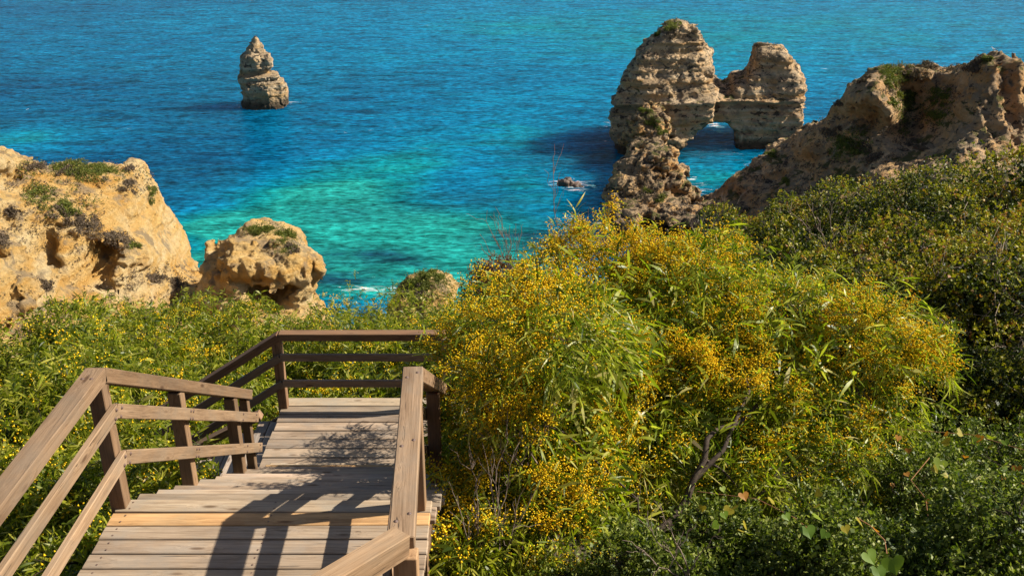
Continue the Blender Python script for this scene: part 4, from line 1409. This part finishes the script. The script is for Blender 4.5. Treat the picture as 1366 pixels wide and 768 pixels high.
for (px, py, F, r, lab) in (
        (985, 284, 28, (1.7, 2.0, 1.8), 'lentisk shrub at the foot of the right cliff toe'),
        (1065, 270, 27, (1.8, 2.0, 1.9), 'lentisk shrub under the middle of the right cliff'),
        (1140, 262, 25.5, (1.8, 2.0, 1.9), 'yellow-green lentisk shrub under the grey rock dome of the right cliff'),
        (1215, 242, 24, (1.8, 2.0, 2.0), 'lentisk shrub on the skyline below the green gully'),
        (1290, 221, 22.5, (1.7, 2.0, 2.0), 'lentisk shrub on the skyline below the fluted cliff'),
        (1360, 194, 21, (1.6, 2.0, 2.1), 'topmost lentisk shrub at the right edge'),
        (900, 326, 24, (1.3, 1.6, 1.3), 'low lentisk shrub left of the slope, above the golden wattle'),
        (955, 328, 22, (1.4, 1.6, 1.5), 'dull lentisk shrub behind the golden wattle'),
        (1040, 316, 20.5, (1.5, 1.7, 1.6), 'lentisk shrub behind the middle of the golden wattle'),
        (1125, 316, 19.5, (1.5, 1.7, 1.7), 'lentisk shrub with reddish tips, halfway up the slope'),
        (1215, 291, 19, (1.5, 1.7, 1.8), 'lentisk shrub with a dark hollow below it'),
        (1300, 271, 18, (1.5, 1.6, 1.8), 'bright lentisk shrub in the upper right slope'),
        (1375, 266, 16.5, (1.3, 1.5, 1.7), 'lentisk shrub halfway up the right edge'),
        (1075, 356, 15.5, (1.2, 1.2, 1.3), 'lentisk shrub close behind the golden wattle, with bare twigs'),
        (1165, 361, 15, (1.2, 1.2, 1.3), 'rounded lentisk shrub right above the golden wattle'),
        (1265, 330, 16, (1.5, 1.0, 2.6), 'tall shaded lentisk shrub right of the golden wattle'),
        (1350, 325, 15, (1.4, 1.0, 2.8), 'tall dark lentisk shrub at the right edge'),
        (1240, 440, 13.0, (.9, .8, 1.5), 'darkest lentisk shrub, in the hollow right of the wattle'),
        (1340, 480, 12.0, (1.0, .8, 1.6), 'dark lentisk shrub low at the right edge'),
        (1500, 300, 12.5, (1.6, 1.4, 2.2), 'unseen lentisk shrub just outside the right edge, added to shade the hollow'),  # out of view, added to cast shade into the hollow
        (1620, 330, 10.0, (1.5, 1.4, 2.2), 'nearest unseen lentisk shrub outside the right edge, added for its shade')):  # also out of view, added to darken the slope beside it
    lentisk(px, py, F, r, lab)

# ------------------------------------------------------------------ small-leaved evergreens in the near right corner
EG = 'small-leaved evergreen shrubs in the foreground'


def everg(px, py, F, r, label, n=2100, L=.034):
    c = P(px, py, F)
    c.z -= r[2] * .9
    g = float(ground_z(c.x, c.y))
    ells = [((c.x, c.y, c.z), tuple(q * .82 for q in r))] + lobes(c, r, 11, .22, .55)
    return build_shrub('evergreen_shrub', ells, (c.x, c.y, min(g, c.z - .2)), 'evergreen', n, 10, .10, L, L * .5, 1, label, 'shrub', EG,
                       up=.5, spread=.8, bend=.1, ragged=.4, nbranch=8, trunk_r=.018, depth=.45, lump=.35, twigs=160, facing=.5)


for a in ((1330, 590, 7.4, (.75, .6, .75), 'evergreen shrub low at the right edge under the dark hollow'),
          (1200, 625, 6.6, (.7, .6, .65), 'evergreen shrub below the right end of the golden wattle'),
          (1020, 712, 5.3, (.55, .5, .5), 'bright evergreen shrub below the wattle trunk'),
          (900, 752, 5.1, (.5, .45, .45), 'evergreen shrub left of the wattle trunk foot'),
          (1130, 700, 5.0, (.45, .45, .5), 'evergreen shrub around the heart-leaved vine'),
          (1320, 690, 4.9, (.55, .5, .55), 'pale-tipped evergreen shrub in the lower right corner'),
          (790, 772, 5.2, (.5, .5, .45), 'evergreen shrub at the bottom edge right of the stairway')):
    everg(*a)


# ------------------------------------------------------------------ heart-leaved vine
def heart_mesh(name, rnd):
    pts = []
    for i in range(16):
        a = 2 * math.pi * i / 16
        x = .5 * math.sin(a) ** 3 * 1.0
        yv = (13 * math.cos(a) - 5 * math.cos(2 * a) - 2 * math.cos(3 * a) - math.cos(4 * a)) / 32
        pts.append((x, yv, .12 * abs(x) - .10 * yv * yv))
    V = [(0, 0.1, -.02)] + pts
    F = [(0, i + 1, (i + 1) % 16 + 1) for i in range(16)]
    V = np.array(V)
    return np_mesh(name, V, [np.array(F)], M['vine'], smooth=True, attrs={'rnd': np.full(len(V), rnd), 'hue': np.full(len(V), rnd)})


hearts = [heart_mesh('leaf', r) for r in (.1, .35, .55, .78, .97)]


def vine(pts, label, leaves, size):
    c0 = P(*pts[0])
    root = empty('climbing_vine', c0)
    tag(root, label, 'vine', 'heart-leaved vines')
    pl = np.array([tuple(P(*q)) for q in pts]) - np.array(c0)
    V, F = tubes_mesh([(pl, np.full(len(pl), .0028))], 5)
    link('stem', np_mesh('stem', V, F, M['redstem'], smooth=True), root)
    for (px, py, F_, hk, s, rz) in leaves:
        o = link('leaf', hearts[hk], root)
        o.location = P(px, py, F_) - c0
        s *= size
        o.scale = (s, s, s)
        o.rotation_euler = (math.radians(random.uniform(15, 60)), random.uniform(-.5, .5), rz)
    return root


M['redstem'] = mat_simple('red_stem', [(0.3, (0.22, 0.09, 0.04)), (0.7, (0.35, 0.18, 0.08))], 20)
vine([(1143, 690, 3.9), (1160, 700, 3.85), (1180, 720, 3.8), (1183, 738, 3.75)], 'heart-leaved vine with large lit leaves at the bottom edge', [
    (1192, 752, 3.7, 1, 1.25, -.3), (1160, 742, 3.75, 1, 1.0, .5), (1172, 762, 3.72, 0, 1.0, .2), (1146, 696, 3.85, 3, .7, 1.2), (1168, 706, 3.85, 4, .5, 2.2), (1128, 705, 3.9, 3, .6, .3)], .088)
vine([(1240, 610, 5.6), (1215, 640, 5.4), (1235, 665, 5.3), (1238, 690, 5.2)], 'thin vine with orange heart leaves hanging over the dark evergreen', [
    (1254, 618, 5.5, 2, 1.1, -.4), (1247, 625, 5.5, 3, .8, .6), (1210, 632, 5.4, 4, .5, .2), (1237, 668, 5.3, 4, .4, .1), (1262, 634, 5.5, 3, .7, 1.4)], .09)
vine([(930, 655, 5.5), (970, 660, 5.4), (1010, 665, 5.3), (1060, 690, 5.1), (1085, 710, 5.0)], 'vine with yellow and orange leaves below the wattle trunk',
     [(random.uniform(920, 1110), random.uniform(645, 715), 5.1 + random.uniform(-.2, .3), random.choice((1, 2, 3, 3, 4)), random.uniform(.5, 1), random.uniform(-3, 3)) for k in range(16)] + [(1078, 708, 4.9, 0, 1.3, .2), (1090, 690, 4.9, 2, 1.1, 1.4), (1100, 712, 4.9, 0, .9, -.7)], .08)
vine([(1180, 570, 7.0), (1240, 575, 6.9), (1300, 580, 6.8), (1366, 600, 6.6)], 'vine with bright green leaves over the shrub at the right edge',
     [(random.uniform(1190, 1370), random.uniform(575, 665), 6.35 + random.uniform(-.15, .3), random.choice((0, 1, 1, 2, 2, 3, 4)), random.uniform(.5, 1.1), random.uniform(-3, 3)) for k in range(34)], .085)


# ------------------------------------------------------------------ bare and reddish bushes at the crest
def simple_bush(name, ells, base, mat, label, n, leaf, per=8, group=None, twigs=60, alen=.12, trunk=.02, cat='bush', bmat='drytwig', facing=.9):
    return build_shrub(name, ells, base, mat, n, per, alen, leaf, leaf * .55, 1, label, cat, group, up=.4, spread=.9, bend=.1, nbranch=6, trunk_r=trunk, depth=.6, lump=.3, twigs=twigs, facing=facing, branchmat=bmat)


c = P(672, 372, 19.5)
simple_bush('red_brown_bush', [(tuple(c), (.55, .5, .5)), ((c.x - .3, c.y, c.z - .35), (.5, .5, .5))], (c.x, c.y, c.z - 1.3), 'redbush', 'half-dry red-brown bush on the crest left of the golden wattle', 1000, .045, twigs=200)
c = P(885, 400, 17)
# bare twigs standing against the sea
def bare_twigs(base_px, tops, label, r=.006):
    b = P(*base_px)
    root = empty('bare_bush', b)
    tag(root, label, 'bush', None)
    sg = []
    for (px, py, F_) in tops:
        e = np.array(tuple(P(px, py, F_))) - np.array(b)
        pl = curve((random.uniform(-.12, .12), 0, 0), e, 9, .0, .022)
        sg.append((pl, np.linspace(r, r * .35, 9)))
        L = np.linalg.norm(e)
        for k in range(random.randint(3, 7)):
            i = random.randint(3, 7)
            dd = unit(e + RNG.normal(0, .35 * L, 3)) * L * random.uniform(.1, .3)
            sg.append((curve(pl[i], pl[i] + dd, 5, .0, .05), np.linspace(r * .5, r * .25, 5)))
    V, F = tubes_mesh(sg, 4)
    link('twig', np_mesh('twig', V, F, M['drytwig'], smooth=True), root)['kind'] = 'stuff'


bare_twigs((690, 400, 17), [(650, 280, 17), (661, 276, 17), (665, 286, 17), (673, 320, 17), (688, 298, 17), (695, 300, 17), (641, 325, 17), (640, 312, 17.2), (712, 310, 16.8), (702, 330, 17), (680, 300, 16.6), (655, 310, 17), (720, 318, 17)],
           'leafless twiggy bush standing against the turquoise water', .008)
bare_twigs((741, 360, 14.5), [(738, 208, 14.5), (734, 300, 14.5)], 'single tall dead stem against the sea, left of the wattle top', .008)
bare_twigs((770, 350, 13), [(762, 290, 13), (779, 285, 13), (785, 278, 13), (800, 292, 13)], 'few bare grey twigs at the top of the golden wattle', .005)
bare_twigs((905, 420, 12), [(890, 340, 12), (920, 360, 12), (870, 370, 12), (935, 330, 12.3), (912, 330, 12)], 'grey twigs between the wattle lobes', .006)
bare_twigs((930, 330, 25), [(905, 270, 25), (920, 262, 25), (935, 268, 25), (950, 258, 25.5), (965, 262, 25), (980, 256, 25), (1000, 250, 25), (895, 285, 25)], 'pale leafless brush at the foot of the right cliff', .012)

bare_twigs((655, 775, 5.6), [(625, 600, 6.0), (640, 640, 5.8), (660, 610, 5.9), (690, 600, 5.9), (700, 650, 5.7), (720, 640, 5.8), (610, 660, 5.7), (675, 560, 6.1)], 'tangle of dead grey twigs low beside the upper landing', .006)
bare_twigs((700, 620, 6.1), [(640, 520, 6.3), (665, 545, 6.2), (700, 520, 6.3), (740, 545, 6.2), (720, 570, 6.1), (620, 560, 6.2)], 'grey dead branches in the left part of the golden wattle', .006)
bare_twigs((1080, 450, 11.5), [(1030, 405, 11.5), (1060, 385, 11.5), (1085, 380, 11.5), (1110, 395, 11.5), (1130, 410, 11.5), (1050, 420, 11.4)], 'leafless grey twigs behind the right lobe of the golden wattle', .007)
bare_twigs((1100, 330, 17.0), [(1050, 275, 17), (1075, 265, 17), (1110, 262, 17), (1135, 280, 17), (1090, 285, 16.8)], 'leafless twigs among the lentisk under the brown cliff', .009)
bare_twigs((900, 770, 4.9), [(850, 690, 5.0), (880, 670, 5.0), (930, 690, 5.0), (960, 700, 4.9), (830, 720, 4.9)], 'dead twigs among the evergreens under the wattle trunk', .005)

# ------------------------------------------------------------------ bushes on the rocks
CG = {'cliffL': 'bushes on the left cliff', 'cliffR': 'bushes on the right cliff', 'knob': 'bushes on the rock knob', 'head': 'bushes on the little rock point',
      'sea_arch': 'bushes on the sea arch', 'rock_ridge': 'bushes on the rock ridge'}


def rock_bush(key, px, py, rpx, mat, label, name='coastal_bush', flat=.7, dens=1.0, n=330):
    d = (P(px, py, 50) - cam.location).normalized()
    hit = ROCK_BVH[key].ray_cast(cam.location, d)
    if hit[0] is None:
        print('no hit', key, px, py); return
    p = hit[0]
    D = (p - cam.location).dot(Vector((0, _cp, -_sp)))
    r = rpx / FPX * D
    ells = []
    for k in range(max(5, int(rpx * .75))):
        a = random.uniform(0, 6.28); q = math.sqrt(random.random()) * rpx * .9
        ux, uy = px + math.cos(a) * q * 1.15, py + math.sin(a) * q * flat
        h2 = ROCK_BVH[key].ray_cast(cam.location, (P(ux, uy, 50) - cam.location).normalized())
        if h2[0] is None or (h2[0] - p).length > r * 3:
            continue
        m = r * random.uniform(.16, .34)
        ells.append((tuple(h2[0]), (m * 1.2, m, m * random.uniform(.6, .9))))
    if not ells:
        ells = [(tuple(p), (r * .4, r * .4, r * .3))]
    simple_bush(name, ells, (p.x, p.y, p.z - r * .3), mat, label, int(n * dens * 1.3), .11 if D > 90 else .085, 7, CG[key], 30, .16, .03)


for a in (('cliffL', 108, 222, 32, 'coast', 'bright green bush on the top edge of the left cliff', 'coastal_bush', .7, 2.6),
          ('cliffL', 138, 228, 16, 'coast', 'green bush at the right end of the top row on the left cliff', 'coastal_bush', .6, 1.4),
          ('cliffL', 90, 226, 14, 'drybush', 'dry purplish bush sticking up behind the green clifftop bush', 'dry_bush', .9, 1),
          ('cliffL', 48, 221, 14, 'drybush', 'low dry bush on the clifftop left of the green one', 'dry_bush', .5, .8),
          ('cliffL', 172, 225, 9, 'drybush', 'small dry bush near the right end of the clifftop', 'dry_bush', .6, .6),
          ('cliffL', 200, 262, 13, 'coast', 'green bush clinging to the right edge of the left cliff', 'coastal_bush', .9, .9),
          ('cliffL', 172, 250, 12, 'drybush', 'greyish bush left of the one on the cliff edge', 'dry_bush', 1.0, .8),
          ('cliffL', 50, 262, 20, 'coast', 'grey-green bush in the middle of the cliff slope', 'coastal_bush', .9, 1.2),
          ('cliffL', 92, 275, 17, 'coast', 'dark green bush above the brown brush', 'coastal_bush', .9, 1.2),
          ('cliffL', 110, 298, 24, 'drybush', 'purple-brown brush spread over the ledge', 'dry_bush', .6, 2.2),
          ('cliffL', 150, 322, 24, 'drybush', 'brown brush hanging at the right end of the ledge', 'dry_bush', .45, 2.0),
          ('cliffL', 75, 285, 12, 'drybush', 'small brown bush left of the brush on the ledge', 'dry_bush', .8, .7),
          ('cliffL', 175, 328, 10, 'coast', 'small green tuft at the tip of the ledge brush', 'coastal_bush', .5, .6),
          ('cliffL', 15, 285, 10, 'drybush', 'dry tuft at the left edge of the cliff', 'dry_bush', .8, .5),
          ('cliffL', 3, 320, 14, 'drybush', 'grey bush cut by the left edge of the photo', 'dry_bush', .9, .7),
          ('cliffL', 60, 380, 10, 'drybush', 'dry tuft low on the bright cliff slope', 'dry_bush', .8, .5),
          ('cliffL', 72, 405, 9, 'drybush', 'dry tuft above the wattles', 'dry_bush', .8, .4),
          ('cliffL', 205, 372, 14, 'drybush', 'brown brush on the low saddle of the cliff', 'dry_bush', .5, .9),
          ('cliffL', 240, 378, 12, 'drybush', 'brown brush right on the low saddle', 'dry_bush', .5, .8),
          ('knob', 352, 306, 17, 'coast', 'yellow-green mossy bush on the crown of the rock knob', 'coastal_bush', .5, 1.6),
          ('knob', 380, 316, 14, 'coast', 'green bush on the right shoulder of the rock knob', 'coastal_bush', .7, 1.2),
          ('knob', 388, 330, 11, 'drybush', 'grey bush hanging on the right side of the rock knob', 'dry_bush', 1.0, .9),
          ('head', 577, 366, 14, 'coast', 'green bush on the tip of the little rock point', 'coastal_bush', .8, 1.3),
          ('head', 560, 380, 16, 'coast', 'green bush left of the tip of the little rock point', 'coastal_bush', .7, 1.4),
          ('head', 550, 390, 16, 'drybush', 'grey-brown bush low on the little rock point', 'dry_bush', .7, 1.4),
          ('sea_arch', 900, 36, 14, 'coast', 'green cap of bushes on the tall left tower', 'coastal_bush', .5, 1.3),
          ('sea_arch', 880, 44, 10, 'coast', 'dark bush left of the cap on the tall tower', 'coastal_bush', .6, .8),
          ('sea_arch', 925, 42, 8, 'drybush', 'dry tuft right of the cap on the tall tower', 'dry_bush', .6, .5),
          ('sea_arch', 1012, 60, 6, 'drybush', 'dry tuft on the lower right tower', 'dry_bush', .5, .4),
          ('rock_ridge', 868, 164, 11, 'coast', 'yellow-green bush on the crest of the rock ridge', 'coastal_bush', .7, 1.0),
          ('rock_ridge', 880, 175, 9, 'coast', 'dark bush just below the crest bush of the ridge', 'coastal_bush', .8, .7),
          ('rock_ridge', 858, 148, 10, 'coast', 'mossy tuft at the head of the ridge', 'coastal_bush', .4, .8),
          ('rock_ridge', 862, 255, 6, 'coast', 'small green tuft on the shaded side of the ridge', 'coastal_bush', .8, .3),
          ('rock_ridge', 878, 266, 8, 'coast', 'green tuft low on the lit side of the ridge', 'coastal_bush', .9, .4),
          ('rock_ridge', 912, 232, 6, 'drybush', 'dry tuft on the right flank of the ridge', 'dry_bush', .9, .3),
          ('cliffR', 1152, 106, 9, 'drybush', 'dry bush on the crest left of the green gully', 'dry_bush', .7, .6),
          ('cliffR', 1185, 94, 14, 'coast', 'green bush at the head of the gully', 'coastal_bush', .7, 1.2),
          ('cliffR', 1210, 97, 12, 'drybush', 'bushy dark tuft right of the gully head', 'dry_bush', .7, 1.0),
          ('cliffR', 1190, 112, 14, 'coast', 'lit green patch at the top of the gully', 'coastal_bush', 1.0, 1.2),
          ('cliffR', 1204, 128, 15, 'coast', 'dark green growth in the middle of the gully', 'coastal_bush', 1.2, 1.2),
          ('cliffR', 1245, 86, 12, 'drybush', 'dry bush on the crest between gully and fluted cliff', 'dry_bush', .5, .8),
          ('cliffR', 1297, 84, 18, 'drybush', 'large grey bush on the crest at the fluted cliff', 'dry_bush', .7, 1.6),
          ('cliffR', 1315, 78, 8, 'coast', 'small green tuft beside the large grey crest bush', 'coastal_bush', .5, .5),
          ('cliffR', 1188, 137, 10, 'coast', 'yellow-green tuft on the shoulder of the grey rock dome', 'coastal_bush', .4, .7),
          ('cliffR', 1255, 130, 16, 'coast', 'green patch on the slope right of the gully', 'coastal_bush', .8, 1.2),
          ('cliffR', 1250, 155, 14, 'coast', 'lower green patch on the slope right of the gully', 'coastal_bush', .8, 1.0),
          ('cliffR', 1135, 195, 20, 'coast', 'green patch in the middle of the brown cliff', 'coastal_bush', .7, 1.6),
          ('cliffR', 1155, 205, 18, 'drybush', 'dark brush right of the green patch on the brown cliff', 'dry_bush', .8, 1.3),
          ('cliffR', 1108, 175, 12, 'drybush', 'dark brush under the crest of the brown cliff', 'dry_bush', .7, .8),
          ('cliffR', 1118, 140, 8, 'drybush', 'dry tuft on the rising crest of the brown cliff', 'dry_bush', .6, .5),
          ('cliffR', 1030, 205, 9, 'coast', 'green tuft on the cliff toe', 'coastal_bush', .9, .6),
          ('cliffR', 1225, 195, 12, 'drybush', 'dark brush at the bottom of the gully', 'dry_bush', .9, .8),
          ('cliffR', 1046, 245, 8, 'coast', 'dark tuft low on the cliff toe', 'coastal_bush', .9, .5)):
    rock_bush(*a)


# ------------------------------------------------------------------ gull on the crest of the right cliff
def gull():
    p0 = None
    for yy in range(60, 90):
        d = (P(1325, yy, 50) - cam.location).normalized()
        hit = ROCK_BVH['cliffR'].ray_cast(cam.location, d)
        if hit[0] is not None:
            p0 = hit[0]; break
    g = empty('gull', p0)
    tag(g, 'white gull with grey wings standing on the crest of the right cliff', 'bird')
    rings = [(-.26, .30, .012), (-.18, .31, .035), (-.08, .33, .075), (.04, .36, .09), (.12, .42, .06), (.16, .48, .042), (.19, .53, .048), (.23, .54, .036), (.27, .53, .010)]
    V, F = [], []
    n = 10
    for (x, z, q) in rings:
        for i in range(n):
            a = 2 * math.pi * i / n
            V.append((x + math.sin(a) * q * .25, math.cos(a) * q * .85, z + math.sin(a) * q))
    for k in range(len(rings) - 1):
        for i in range(n):
            F.append((k * n + i, k * n + (i + 1) % n, (k + 1) * n + (i + 1) % n, (k + 1) * n + i))
    link('body', np_mesh('body', np.array(V), [np.array(F)], M['white'], smooth=True), g)
    for sgn in (-1, 1):
        W = np.array([(.10, sgn * .07, .41), (.06, sgn * .095, .34), (-.12, sgn * .085, .30), (-.34, sgn * .03, .28), (-.12, sgn * .07, .37)])
        link('wing', np_mesh('wing', W, [np.array([(0, 1, 2, 4), (2, 3, 4, 4)])[:1], np.array([(2, 3, 4)])], M['wing']), g)
        V_, F_ = tubes_mesh([(np.array([(.0, sgn * .035, .30), (.01, sgn * .035, .15), (0, sgn * .035, .0), (.05, sgn * .035, -.01)]), np.array([.02, .014, .013, .013]))], 5)
        link('leg', np_mesh('leg', V_, F_, M['beak']), g)
    V_, F_ = tubes_mesh([(np.array([(.26, 0, .53), (.30, 0, .525), (.335, 0, .51)]), np.array([.014, .011, .003]))], 5)
    link('beak', np_mesh('beak', V_, F_, M['beak']), g)
    g.rotation_euler = (0, 0, math.radians(160))
    g.scale = (.85, .85, .85)
    g.location.z -= .12


M['white'] = mat_simple('white_feathers', [(0.3, (0.75, 0.75, 0.73)), (0.7, (0.85, 0.85, 0.83))], 10)
M['wing'] = mat_simple('grey_feathers', [(0.3, (0.10, 0.11, 0.12)), (0.7, (0.3, 0.32, 0.34))], 10)
M['beak'] = mat_simple('yellow_beak', [(0.3, (0.6, 0.35, 0.03)), (0.7, (0.7, 0.45, 0.05))], 10)
gull()


# ------------------------------------------------------------------ thin dry growth scattered over the rocks
def scatter(key, regions, name, label, mat, leaf=.10, seed=5):
    rg = random.Random(seed)
    P_, N_, R_ = [], [], []
    for (cx, cy, rx, ry, n) in regions:
        for k in range(n):
            a = rg.uniform(0, 6.28); q = math.sqrt(rg.random())
            px, py = cx + math.cos(a) * q * rx, cy + math.sin(a) * q * ry
            hit = ROCK_BVH[key].ray_cast(cam.location, (P(px, py, 50) - cam.location).normalized())
            if hit[0] is None or hit[1].z < -.2:
                continue
            m = rg.choice((4, 7, 12))
            for j in range(m):
                P_.append(hit[0] + Vector((rg.gauss(0, .22), rg.gauss(0, .22), rg.gauss(0, .10)))); N_.append(hit[1])
    cp = np.array([tuple(p) for p in P_]); cn = unit(np.array([tuple(q) for q in N_]) + np.array([0, 0, .6]))
    pos, d, side, L, W, rnd, hue, ax, al = sprigs(cp, cn, 7, .14, leaf, leaf * .35, .5, .8, .1, .6)
    V, F, r1, h1 = leaves_mesh(pos, d, side, L, W, np.full(len(L), .1), rnd, hue, 1)
    o = link(name, np_mesh(name, V, F, M[mat], attrs={'rnd': r1, 'hue': h1}))
    tag(o, label, 'undergrowth', kind='stuff')


scatter('cliffL', [(100, 240, 110, 28, 90), (60, 300, 90, 40, 70), (60, 390, 90, 60, 50), (220, 378, 60, 25, 70), (185, 250, 25, 30, 30)], 'dry_growth', 'sparse dry growth dotted over the left cliff', 'drybush', .13, 5)
scatter('cliffL', [(110, 235, 90, 14, 60), (90, 275, 40, 22, 40), (40, 225, 40, 12, 30)], 'green_growth', 'sparse green growth along the top of the left cliff', 'coast', .13, 6)
scatter('cliffR', [(1130, 190, 90, 45, 150), (1220, 140, 60, 50, 110), (1040, 240, 70, 40, 90), (1240, 92, 60, 8, 50)], 'dry_growth', 'sparse dark growth dotted over the right cliff', 'drybush', .16, 7)
scatter('cliffR', [(1204, 130, 14, 50, 120), (1250, 145, 22, 28, 80), (1135, 195, 30, 22, 90), (1186, 100, 14, 14, 50)], 'green_growth', 'green growth in the gully of the right cliff', 'coast', .15, 8)
scatter('sea_arch', [(900, 42, 26, 12, 60), (880, 70, 40, 30, 40), (1020, 70, 26, 14, 30), (930, 110, 50, 6, 25)], 'dry_growth', 'sparse dark growth on the towers of the sea arch', 'drybush', .16, 9)
scatter('rock_ridge', [(860, 165, 22, 30, 60), (850, 250, 35, 40, 70)], 'dry_growth', 'sparse dark growth on the rock ridge', 'drybush', .15, 10)
scatter('head', [(565, 380, 40, 22, 160)], 'green_growth', 'low growth covering the little rock point', 'coast', .10, 11)
scatter('knob', [(350, 306, 28, 9, 50), (382, 325, 16, 14, 40)], 'green_growth', 'low growth on the crown of the rock knob', 'coast', .10, 12)
